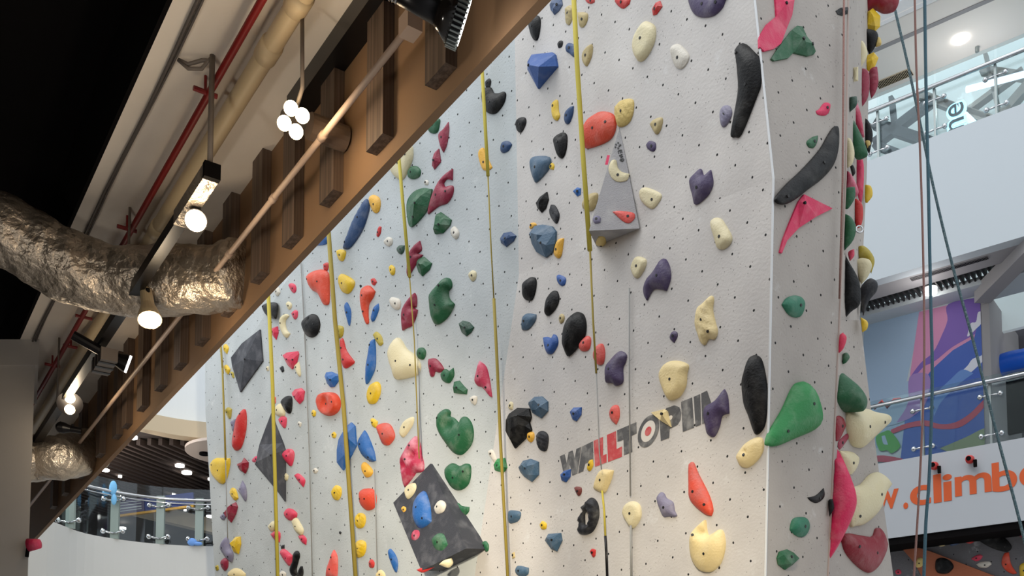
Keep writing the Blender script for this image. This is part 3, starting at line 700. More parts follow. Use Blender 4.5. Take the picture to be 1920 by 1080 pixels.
p = top[ix[3]]; g = G(); g.ball((p[0] - .1, p[1] - .06, Hc + .06), .07, 10, 8, (1.2, .6, 1)); g.ball((p[0] + .0, p[1] - .06, Hc + .03), .06, 10, 8, (1.4, .6, .6)); tag(g.put('wrapping_tape', mat('blue_wrap_low', (110, 160, 235), .6)), 'light blue wrapping at the foot of the last post of the left balustrade', 'wrapping')
# red clip by the column
p = atY(66, 1022, Yc - .02)
rcl = thing('belay_device', 'pink red belay device sticking out beside the white column, lower left', 'belay device', p); g = G(); g.tube([p - [.05, 0, 0], p + [.035, 0, .01]], [.05, .035], 14); g.put('casing', HM['hot'], rcl, True); g = G(); g.tube([p + [-.05, 0, -.0], p + [-.06, 0, -.09]], .014, 8); g.put('strap', M_black, rcl)

# ------------------------------------------------------------------ right: mall facade
dR = hdir(-1350); pR = atY(1700, 1000, 14.0); nR = np.array([-dR[1], dR[0], 0]); P_R = Plane(pR, nR); eb = -P_R.n  # eb points into the building
su = -dR if (-dR) @ P_R.u > 0 else dR   # towards the right of the photograph
def fz(s, off, z): q = pR + su * s + eb * off; return np.array([q[0], q[1], z])
def fbox(s0, s1, o0, o1, z0, z1, g=None): g = g or G(); return g.box(fz((s0 + s1) / 2, (o0 + o1) / 2, (z0 + z1) / 2), su * (s1 - s0) / 2, eb * (o1 - o0) / 2, (0, 0, (z1 - z0) / 2))
def sof(x, y, z=None, off=0): q = P_R.hit(x, y, -off) if z is None else atZ(x, y, z); return float((q - pR) @ su), float((q - pR) @ eb), float(q[2])
SA, SB = -3.0, 9.0
zb0 = sof(1700, 1005)[2]; zb1 = sof(1700, 860)[2]; zh = sof(1700, 748)[2]; zp0 = sof(1700, 508)[2]; zp1 = sof(1700, 275)[2]; zt = sof(1700, 27)[2]
o1 = sof(1700, 544, zp0)[1]; o2 = sof(1700, 571, zp0)[1]; o3 = sof(1700, 590, zp0)[1]
print('facade z', zb0, zb1, zh, zp0, zp1, zt, 'off', o1, o2, o3)
st(fbox(SA, SB, 0, .2, zp0, zp1).put('wall_right_upper', M_white))
bw = fbox(SA, SB, 0, .2, zb0, zb1).put('banner_parapet', mat('banner_white', (170, 174, 180), .7)); tag(bw, 'white banner parapet with orange web address lettering, lower right', 'banner')
st(fbox(SA, SB, .2, o3 + .3, zb0, zb0 + .15).put('floor_right', M_grey))
g = fbox(SA, SB, .2, o1, zp0, zp0 + .1); st(g.put('ceiling_right_front', M_grey))
st(fbox(SA, SB, o1, o2, zp0 + .25, zp0 + .3).put('ceiling_right_dark', M_black))
g = G()
for k in range(150): s = SA + k * .08; fbox(s, s + .02, o1, o2, zp0 + .06, zp0 + .25, g)
st(g.put('ceiling_right_slats', mat('slat_black', (30, 28, 30), .7)))
st(fbox(SA, SB, o2, o3 + .3, zp0 - .0, zp0 + .12).put('ceiling_right_back', M_white))
# vents
s0, oo0, _ = sof(1705, 520, zp0); s1, oo1, _ = sof(1855, 486, zp0); vt = fbox(s0, s1, (oo0 + oo1) / 2 - .05, (oo0 + oo1) / 2 + .05, zp0 - .012, zp0 - .001).put('vent_grille', mat('vent_grey', (120, 118, 120), .6)); tag(vt, 'long slotted vent in the grey ceiling above the mural', 'vent')
for k in range(60):
    s = s0 + (s1 - s0) * (k + .5) / 60; fbox(s - (s1 - s0) / 240, s + (s1 - s0) / 240, (oo0 + oo1) / 2 - .04, (oo0 + oo1) / 2 + .04, zp0 - .016, zp0 - .011).put('vent_slot', M_black, vt)
s, oo, _ = sof(1745, 541, zp0 + .05); q = fz(s, oo, zp0); g = G(); g.tube([q - [0, 0, .03], q + [0, 0, .06]], .09, 20); tag(g.put('downlight', M_lampc), 'bright round downlight above the mural behind the ropes', 'downlight', GD)
# mural wall
mr = sof(1838, 560, None, o3)[0]; ml = SA
P_M = Plane(pR + eb * o3, P_R.n)
st(fbox(ml, mr, o3, o3 + .15, zb0 + .15, zp0).put('wall_mural', M_white))
def mur(t, pts, k, sm=True):
    ox, oy, s = t; P = [(ox + x / s, oy + y / s) for x, y in pts]
    if sm: P = [tuple(p) for p in smooth_loop(P, 4)]
    W = []
    for x, y in P:
        w_ = P_M.hit(x, y, .004 + .002 * k); sx = min(max((w_ - pR) @ su, ml), mr); w_[2] = min(max(w_[2], zb0 + .2), zp0); q = pR + su * sx + eb * (o3 - .004 - .002 * k); W.append((q[0], q[1], w_[2]))
    return W
A15 = (1600, 340, 3.0); A16 = (1600, 700, 2.842)
MU = []
M_mu = dict(ltblue=(150, 172, 196), pink=(196, 132, 168), violet=(112, 84, 164), blue=(52, 86, 168), sky=(92, 130, 190), white=(206, 208, 218), red=(176, 60, 84), rim=(204, 120, 140), green=(70, 150, 62), sage=(128, 142, 110), lil=(150, 120, 176))
MM = {k: mat('mural_' + k, v, .6) for k, v in M_mu.items()}
mu = thing('mural', 'colourful mural of blue, violet and pink bands with clouds behind the right balustrade', 'mural', fz(mr, o3, zb1))
def mp(t, pts, k, c, sm=True):
    W = mur(t, pts, k, sm)
    P2 = [((np.array(w_) - pR) @ su, w_[2]) for w_ in W]
    L_ = np.array(P2); keep = [0]
    for i in range(1, len(L_)):
        if np.linalg.norm(L_[i] - L_[keep[-1]]) > 1e-4: keep.append(i)
    W = [W[i] for i in keep]
    if len(W) < 3: return
    g = G(); g.prism(W, -eb * .001); g.put('painted_shape', MM[c], mu)
big_ = 3000
mp(A15, [(60, 780), (380, 720), (350, 900), (300, 1120), (280, 1500), (40, 1500)], 0, 'ltblue', False)
mp(A15, [(370, 735), (720, 650), (790, 1080), (900, 1600), (280, 1600), (320, 1080)], 1, 'pink', False)
mp(A15, [(535, 690), (720, 650), (740, 800), (700, 850), (560, 930), (460, 1010), (400, 1040), (360, 1080), (320, 1100), (380, 1020), (450, 960), (500, 860), (530, 780)], 2, 'violet')
mp(A15, [(735, 740), (800, 1080), (900, 1700), (250, 1700), (300, 1250), (440, 1060), (560, 950), (680, 880)], 3, 'blue', False)
mp(A15, [(640, 870), (660, 800), (690, 790), (700, 740), (720, 730), (726, 790), (690, 830), (650, 870)], 4, 'white')
mp(A15, [(590, 1085), (640, 1040), (670, 1000), (720, 980), (755, 950), (760, 985), (700, 1040), (650, 1080)], 4, 'white')
mp(A16, [(95, 100), (300, 40), (290, 200), (260, 260), (80, 300)], 4, 'ltblue')
mp(A16, [(300, 20), (390, 0), (410, 60), (380, 170), (300, 240), (230, 262), (290, 160)], 5, 'lil')
mp(A16, [(420, 0), (760, -20), (800, 200), (810, 330), (420, 400)], 5, 'blue', False)
mp(A16, [(430, 230), (470, 150), (560, 60), (640, 0), (580, -20), (520, 30), (450, 100), (425, 160)], 6, 'sky')
mp(A16, [(200, 300), (280, 268), (380, 250), (460, 270), (540, 262), (620, 215), (700, 140), (780, 118), (790, 150), (720, 165), (640, 240), (560, 290), (460, 297), (380, 280), (290, 292), (210, 320)], 7, 'red')
mp(A16, [(460, 400), (600, 340), (700, 292), (800, 283), (860, 340), (860, 400), (620, 450)], 7, 'sage')
mp(A16, [(120, 340), (165, 310), (200, 310), (250, 385), (205, 425), (180, 410), (140, 410)], 8, 'green')
mp(A16, [(150, 335), (168, 330), (185, 380), (160, 375)], 9, 'ltblue')
mp(A16, [(110, 440), (170, 438), (265, 455), (240, 470), (130, 470)], 8, 'red')
# recess right of the mural
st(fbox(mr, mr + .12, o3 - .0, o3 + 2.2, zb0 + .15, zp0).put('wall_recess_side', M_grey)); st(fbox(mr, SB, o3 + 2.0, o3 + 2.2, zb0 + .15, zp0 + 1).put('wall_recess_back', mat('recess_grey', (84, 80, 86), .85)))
# deep down-stand beam crossing the ceiling
sb_, ob_, _ = sof(1930, 440, zp0 - .15); a = fz(mr + .05, o3 - .1, zp0); b = atZ(1945, 440, zp0)
dv = b - a; dv /= np.linalg.norm(dv); sd = np.cross(dv, [0, 0, 1.0]); g = G(); g.box((a + b) / 2 - [0, 0, .06], (b - a) / 2, sd * .12, (0, 0, .12)); st(g.put('ceiling_cross_beam', M_grey))
# blue inflatable arch in the recess
pa = P_R.hit(1855, 690, -(o3 + .6)); arc = [P_R.hit(x, y, -(o3 + .7)) for x, y in [(1846, 712), (1862, 694), (1880, 684), (1905, 677), (1940, 673), (1990, 680)]]
g = G(); g.tube([np.array(q) for q in smooth_path(arc, 4)], .17, 16); tag(g.put('inflatable_arch', mat('bright_blue', (16, 98, 220), .4), None, True), 'bright blue inflatable arch in the dark recess at the right border', 'inflatable arch')
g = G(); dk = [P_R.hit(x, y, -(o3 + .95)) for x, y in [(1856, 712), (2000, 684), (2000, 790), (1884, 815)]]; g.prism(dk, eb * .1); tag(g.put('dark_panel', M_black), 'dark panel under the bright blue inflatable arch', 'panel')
# right balustrade
def balus(zbase, zrail, zglass, posts, label, rail_r, offz=-.06):
    B_ = thing('glass_balustrade', label, 'balustrade', fz(0, .1, zbase))
    ss = [SA] + posts + [SB]
    for i in range(len(ss) - 1): fbox(ss[i] + .02, ss[i + 1] - .02, .12, .135, zbase + .01, zglass).put('glass_pane', M_glass, B_)
    g = G(); g.tube([fz(SA, .02, zrail), fz(SB, .02, zrail)], rail_r, 10); g.put('handrail', M_chrome, B_, True)
    for s in posts:
        po = fbox(s - .015, s + .015, .05, .11, zbase + .01, zrail).put('post', M_steel, B_)
        for zz in (zbase + .14, zrail - .18):
            for q in (-.13, .13): g = G(); g.tube([fz(s, .06, zz), fz(s + q, .08, zz)], .014, 8); g.ball(fz(s + q, .07, zz), .038, 10, 6); g.put('clamp', M_chrome, po, True)
    return B_
p1 = sof(1727, 800)[0]; p2 = sof(1855, 770)[0]
balus(zb1, zh, zh + .12, [p1, p2, p2 + (p2 - p1), p1 - (p2 - p1)], 'glass balustrade with chrome handrail above the orange lettering', .030)
zh2 = sof(1700, 180)[2]; q1 = sof(1750, 200)[0]; q2 = sof(1865, 165)[0]
zglass2 = zh2 + .3
balus(zp1, zh2, zglass2, [q1, q2, q2 + (q2 - q1), q1 - (q2 - q1)], 'glass balustrade of the top storey with bright handrail, upper right', .032)
# top storey ceiling
o4 = sof(1700, 160, zt)[1]
st(fbox(SA, SB, 0, o4, zt, zt + .25).put('ceiling_top', mat('cream_ceiling', (232, 226, 220), .8)))
st(fbox(SA, SB, -.0, .02, zt, zt + .3).put('trim_4', M_white))
sa, oa, _ = sof(1700, 68, zt); fbox(SA, SB, oa - .04, oa + .04, zt - .01, zt - .001).put('trim_5', M_grey)['kind'] = 'structure'
s0, oo0, _ = sof(1645, 160, zt); s1, oo1, _ = sof(1713, 139, zt); v2 = fbox(s0, s1, oo0 - .10, oo0 + .10, zt - .012, zt - .001).put('vent_grille', M_beige); tag(v2, 'slotted vent in the cream top ceiling beside the side wall holds', 'vent')
for k in range(24): s = s0 + (s1 - s0) * (k + .5) / 24; fbox(s - (s1 - s0) / 96, s + (s1 - s0) / 96, oo0 - .09, oo0 + .09, zt - .016, zt - .011).put('vent_slot', M_black, v2)
s, oo, _ = sof(1801, 73, zt); q = fz(s, oo, zt); g = G(); g.tube([q - [0, 0, .03], q], .10, 20); tag(g.put('downlight', M_lampc), 'bright downlight in the cream top ceiling', 'downlight', GD)
s, oo, _ = sof(1832, 88, zt); q = fz(s, oo, zt); g = G(); g.tube([q - [0, 0, .08], q], .03, 12); tag(g.put('sprinkler', M_steel), 'small ceiling sprinkler right of the top downlight', 'sprinkler')
# behind the top glass: pale glazed wall with slanting steel
o5 = o4 + .1; P_T = Plane(pR + eb * o5, P_R.n)
st(fbox(SA - 4, SB + 4, o5 + .6, o5 + .7, zp1 - 2.2, zt + 3).put('window_1', mat('pale_glazing', (190, 204, 208), .4, emit=(200, 208, 208), estr=.3)))
M_truss = mat('truss_grey', (136, 134, 130), .7); M_trussd = mat('truss_dark', (70, 76, 82), .7)
GT = 'steel struts behind the top glass balustrade'
for i, (x0, y0, x1, y1, w_, mm, lb) in enumerate([
    (1640, 222, 1790, 272, 14, 1, 'dark strut slanting down at the far left behind the top glass'), (1640, 250, 1730, 182, 14, 1, 'dark strut rising and crossing the other dark one'),
    (1720, 165, 1905, 235, 11, 0, 'long grey strut slanting down behind the neon letters'), (1760, 180, 1880, 218, 8, 0, 'thin grey strut beside the neon letters'), (1860, 215, 1925, 140, 13, 0, 'grey strut rising at the right behind the top glass'),
    (1640, 262, 1700, 285, 10, 1, 'low dark strut at the bottom left behind the top glass'), (1843, 95, 1870, 212, 5, 0, 'thin upright strut right of the neon letters'), (1800, 200, 1900, 125, 7, 0, 'thin strut crossing right of the neon letters'),
    (1845, 118, 1925, 130, 10, 0, 'strut along the top right behind the glass'), (1664, 180, 1668, 222, 6, 1, 'short dark upright strut at the left behind the top glass')]):
    a, b = P_T.hit(x0, y0), P_T.hit(x1, y1); dd = b - a; L_ = np.linalg.norm(dd); dd /= L_; sd = np.cross(dd, eb); wd = w_ * np.linalg.norm(a - CAM) / F / 2
    g = G(); g.box((a + b) / 2 + eb * .25, dd * (L_ / 2 + .1), sd * wd, eb * .08); tag(g.put('steel_strut', M_trussd if mm else M_truss), lb, 'steel strut', GT)
a, b = P_T.hit(1812, 168, .3), P_T.hit(1925, 138, .3); g = G(); g.tube([a, b], .05, 8); tag(g.put('light_tube', mat('cold_tube', (220, 235, 255), .5, emit=(215, 232, 255), estr=1.6)), 'cold white light tube right of the neon letters', 'light tube')
def text_mesh(name, s, size, origin, ux, uy, un, m, parent, ext_=.012, offs=0.0):
    cu = bpy.data.curves.new('t', 'FONT'); cu.body = s; cu.size = size; cu.extrude = ext_; cu.offset = offs
    to = bpy.data.objects.new('t', cu); C.objects.link(to); bpy.context.view_layer.update()
    me = bpy.data.meshes.new_from_object(to.evaluated_get(bpy.context.evaluated_depsgraph_get())); bpy.data.objects.remove(to); bpy.data.curves.remove(cu)
    R = Matrix((ux, uy, un)).transposed().to_4x4(); base = wloc(parent) if parent else Vector((0, 0, 0))
    me.transform(Matrix.Translation(Vector(origin) - base) @ R); me.materials.clear(); me.materials.append(m); me.name = name
    o = bpy.data.objects.new(name, me); C.objects.link(o); o.parent = parent; return o
un = P_R.n
ns = P_R.hit(1784, 232, .0); ns = fz((ns - pR) @ su, .25, ns[2]); NE = thing('neon_letters', 'two glowing sideways letters hung behind the top glass', 'sign', ns)
up_ = np.array([0, 0, 1.0]); hx = 47 * np.linalg.norm(ns - CAM) / F
bx_ = fz(float((P_R.hit(1800, 228) - pR) @ su), .25, float(P_R.hit(1800, 228)[2]))
M_halo = mat('neon_edge', (170, 220, 235), .4, emit=(150, 215, 240), estr=3); M_face = mat('sign_face', (40, 52, 60), .4)
text_mesh('letter_edge', 'ne', .45, bx_, up_, -su, un, M_halo, NE, .015, .032); text_mesh('letter', 'ne', .45, bx_ + un * .03, up_, -su, un, M_face, NE, .01, 0)
g = G(); a, b = P_T.hit(1808, 215, .4), P_T.hit(1826, 232, .4); g.tube([a, b], .05, 8); tag(g.put('light_tube', M_halo), 'short pale light tube below the neon letters', 'light tube')
# orange web address, each letter placed on the banner
M_or = mat('orange_letters', (200, 82, 28), .5)
def base_pt(x, y): q = P_R.hit(x, y, .002); return q
xh = None
for ch, x0, x1, yb in [('w', 1640, 1686, 956), ('.', 1694, 1703, 952.5), ('c', 1707, 1746, 948), ('l', 1751, 1766, 942), ('i', 1769, 1786, 939), ('m', 1791, 1860, 930), ('b', 1861, 1908, 922), ('e', 1912, 1955, 913), ('r', 1960, 1985, 904)]:
    o = text_mesh('letter', ch, .56, base_pt(x0, yb), su, up_, un, M_or, bw, .004, .012)
    V = np.array([v.co for v in o.data.vertices]); bl = np.array(wloc(bw)); L_ = (V + bl - pR) @ su; a = float((P_R.hit(x0, yb) - pR) @ su); b = float((P_R.hit(x1, yb) - pR) @ su)
    k = (b - a) / (L_.max() - L_.min())
    for v, l in zip(o.data.vertices, L_): dlt = a + (l - L_.min()) * k - l; v.co += Vector(su * dlt)
for x, y, lb in [(1751, 873, 'red and black belay device on the banner, left of two'), (1818, 861, 'red and black belay device on the banner, right of two')]:
    q = P_R.hit(x, y, .10); R_ = thing('belay_device', lb, 'belay device', q, 'belay devices above the orange lettering')
    g = G(); g.tube([q - un * .09, q - un * .02, q + un * .05], [.04, .06, .045], 16); g.put('casing', HM['red'], R_, True); g = G(); g.tube([q + un * .05, q + un * .065], .032, 14); g.put('nose', M_black, R_); g = G(); g.box(q + su * .07 - [0, 0, .07], su * .02, un * .02, (0, 0, .05)); g.put('strap', M_black, R_)
g = G(); g.tube([P_R.hit(x, y, .0) + eb * .2 for x, y in [(1630, 760), (1645, 745), (1655, 757), (1668, 742), (1680, 741)]], .022, 8); tag(g.put('red_strap', HM['red'], None, True), 'twisted red strap on the handrail beside the side wall', 'strap')
# low bouldering wall under the banner
P_B = Plane(pR + eb * .5, P_R.n + np.array([0, 0, -.15])); 
st(panel('wall_boulder', P_B, [P_B.hit(1560, 1300), P_B.hit(2200, 1500), P_B.hit(2200, 880), P_B.hit(1560, 985)], wall_mat('boulder_coat', (112, 110, 114)), .15))
st(fbox(SA, SB, .02, .6, zb0 - .10, zb0 - .005).put('trim_6', M_black))
tri = tpx2 = [(1660 + x / 7.385, 980 + y / 7.385) for x, y in [(150, 250), (640, 400), (1520, 738), (1900, 900), (600, 900), (420, 560)]]
g = G(); g.prism([P_B.hit(x, y, .002) for x, y in tri], P_B.n * .05); tag(g.put('wall_volume', mat('orange_volume', (166, 96, 66), .7, 0, .2, 30)), 'flat orange triangular volume on the low dark wall', 'climbing volume')

# ------------------------------------------------------------------ ropes and straps
M_strap = mat('yellow_strap', (186, 170, 62), .7); M_strapo = mat('olive_strap', (150, 132, 52), .7); M_thin = mat('grey_cord', (140, 140, 138), .7)
GS = 'yellow belay straps hanging in front of the climbing wall'
def strap(name, pl, segs, label, cat, grp, off=.10, m0=None):
    """segs: list of (points, width px, material)"""
    root = None
    for pts, wpx, m in segs:
        P = [pl(*p).hit(p[0], p[1], off) if callable(pl) else pl.hit(p[0], p[1], off) for p in pts]
        r = wpx * np.linalg.norm(P[0] - CAM) / F / 2; g = G(); g.tube(P, r, 8)
        if root is None: root = g.put(name, m, None, True); tag(root, label, cat, grp)
        else: o = g.put('lower_cord', m, root, True)
    return root
LU = lambda x, y: P_L
strap('belay_strap', P_F, [([(413, 638), (418, 700)], 3.5, M_strapo)], 'short olive strap end under the beam at the left wall corner', 'strap', GS, .06)
strap('belay_strap', P_L, [([(417, 690), (421, 800), (423, 862)], 3.5, M_strapo), ([(423, 862), (425, 940), (427, 1010)], 1.6, M_thin)], 'thin olive strap nearest the left edge of the climbing wall', 'strap', GS, .08)
strap('belay_strap', P_L, [([(502, 530), (511, 720), (521, 1095)], 6.5, M_strap)], 'yellow strap crossing the tall dark kite volume', 'strap', GS, .32)
strap('belay_strap', P_L, [([(615, 420), (628, 600), (644, 760), (668, 1100)], 7.5, M_strapo)], 'thick olive yellow strap crossing the big blue diamond hold', 'strap', GS, .20)
strap('belay_strap', P_L, [([(745, 262), (757, 400), (768, 520)], 5.5, M_strap), ([(768, 520), (777, 640), (780, 720), (786, 860)], 2.2, M_strapo)], 'yellow strap over the big cream oval, thinning out downwards', 'strap', GS, .17)
strap('belay_strap', P_L, [([(902, 95), (910, 240), (915, 330)], 5.5, M_strap), ([(915, 330), (921, 470), (926, 560)], 2.4, M_strapo), ([(926, 560), (933, 700), (938, 820), (953, 1100)], 5.5, M_strapo)], 'long strap hanging along the wall crease from the black horn hold down', 'strap', GS, .17)
strap('belay_strap', P_U, [([(1074, -40), (1082, 120), (1093, 290), (1106, 470)], 7.5, M_strap)], 'wide yellow strap passing left of the grey pyramid volume', 'strap', GS, .24)
strap('belay_strap', P_C, [([(1106, 462), (1112, 600), (1118, 700)], 3.6, M_strapo), ([(1118, 700), (1124, 850), (1128, 880)], 2.2, M_thin)], 'thin lower run of the wide strap down to the red letters', 'strap', GS, .16)
strap('belay_strap', P_C, [([(1129, 920), (1133, 960), (1135, 1005)], 4, M_strap), ([(1135, 1005), (1137, 1040), (1139, 1095)], 5, M_blackm)], 'yellow strap with black lower end hanging from the pale yellow plate', 'strap', GS, .10)
for k in range(5):
    pass
strap('grey_cord', P_C, [([(1180, 540), (1180, 720), (1182, 930)], 2.6, M_thin)], 'grey cord hanging through the letter T of the lettering', 'cord', 'grey cords on the climbing wall', .03)
strap('grey_cord', P_C, [([(1183, 985), (1184, 1095)], 4.2, M_thin)], 'grey webbing below the cream egg hold', 'cord', 'grey cords on the climbing wall', .03)
strap('grey_cord', P_L, [([(564, 492), (571, 620), (580, 850), (586, 1095)], 2, M_thin)], 'grey cord between the first and second thick yellow straps', 'cord', 'grey cords on the climbing wall', .02)
strap('grey_cord', P_L, [([(786, 690), (787, 870)], 1.6, M_thin)], 'thin grey cord above the maroon hold with two hollows', 'cord', 'grey cords on the climbing wall', .02)
strap('grey_cord', P_L, [([(702, 880), (705, 980), (708, 1095)], 2, M_thin)], 'grey cord left of the black box volume', 'cord', 'grey cords on the climbing wall', .02)
def rope(pts, Y, wpx, m, label):
    P = [atY(x, y, Y if not isinstance(Y, tuple) else Y[0] + (Y[1] - Y[0]) * (y / 1080)) for x, y in pts]; P = smooth_path(P, 4)
    g = G(); g.tube(P, wpx * P[0][1] / F / 2, 8); return tag(g.put('climbing_rope', m, None, True), label, 'rope', 'climbing ropes hanging free at the right')
M_rt = mat('teal_rope', (64, 98, 112), .8, 0, .6, 120); M_rp = mat('pink_rope', (150, 112, 104), .8, 0, .6, 120); M_rd = mat('dark_teal_rope', (58, 84, 92), .8, 0, .6, 120, .6, 60, (150, 165, 165))
rope([(1733, -60), (1736, 150), (1740, 320), (1745, 560), (1748, 720), (1742, 900), (1736, 980), (1731, 1120)], 8.6, 6.5, M_rt, 'thick teal rope hanging straight down at the right')
rope([(1714, -60), (1718, 120), (1725, 280), (1731, 480), (1733, 680), (1727, 850), (1720, 980), (1711, 1120)], 8.8, 4.5, M_rp, 'pinkish rope hanging just left of the thick teal one')
rope([(1672, -10), (1679, 22), (1702, 120), (1722, 215), (1750, 350), (1785, 495), (1825, 640), (1868, 810), (1905, 950), (1950, 1130)], (9.4, 8.2), 5, M_rd, 'dark teal rope slanting down to the lower right corner')
P = [P_PU.hit(1583, -60, .05), P_PU.hit(1581, 200, .05), P_PU.hit(1580, 335, .05), P_PL.hit(1574, 560, .05)]; g = G(); g.tube(P, .008, 8); tag(g.put('climbing_rope', M_rp, None, True), 'pinkish rope hanging along the right edge of the pillar', 'rope', 'climbing ropes hanging free at the right')

# warm flood from the mezzanine onto the foot of the wall
fl_ = bpy.data.lights.new('spot_light', 'SPOT'); fo = bpy.data.objects.new('spot_light', fl_); C.objects.link(fo)
fl_.energy = 780; fl_.spot_size = math.radians(52); fl_.spot_blend = 1; fl_.color = (1, .86, .62); fl_.shadow_soft_size = .12
fo.location = Vector(cT + axT * .30 + np.array([.12, .12, -.05])); fo.rotation_euler = (Vector(P_C.hit(1120, 1200)) - fo.location).to_track_quat('-Z', 'Y').to_euler()

# the mall's own ceiling lights give a little light of their own
for q, pw in ((fz(sof(1745, 541, zp0)[0], o3 - 1.1, zp0 - .35), 9), (fz(sof(1801, 73, zt)[0], 1.2, zt - .9), 16), (fz(sof(1900, 541, zp0)[0] + 1.2, o3 + .9, zp0 - .35), 12)):
    lamp_light(q, pw, .12, (1, .96, .92))
lamp_light(np.array([pd[0] - 2.5, pd[1] - .6, zc - .6]), 110, .2, (1, .92, .84))  # unseen fill lamp added before the blue banner to brighten the balcony

# unseen fill lamp added to brighten the soffit; the floodlight throwing its beam onto the left panels
lamp_light(mz(2.6, -.8, 2.3), 75, .15, (1, .93, .82))
f2 = bpy.data.lights.new('flood_beam', 'SPOT'); f2o = bpy.data.objects.new('flood_beam', f2); C.objects.link(f2o)
f2.energy = 1500; f2.spot_size = math.radians(80); f2.spot_blend = 1; f2.color = (1, .88, .68); f2.shadow_soft_size = .1
f2o.location = Vector(mz(5.2, latF + .25, 3.9)); f2o.rotation_euler = (Vector(P_L.hit(560, 1180)) - f2o.location).to_track_quat('-Z', 'Y').to_euler()
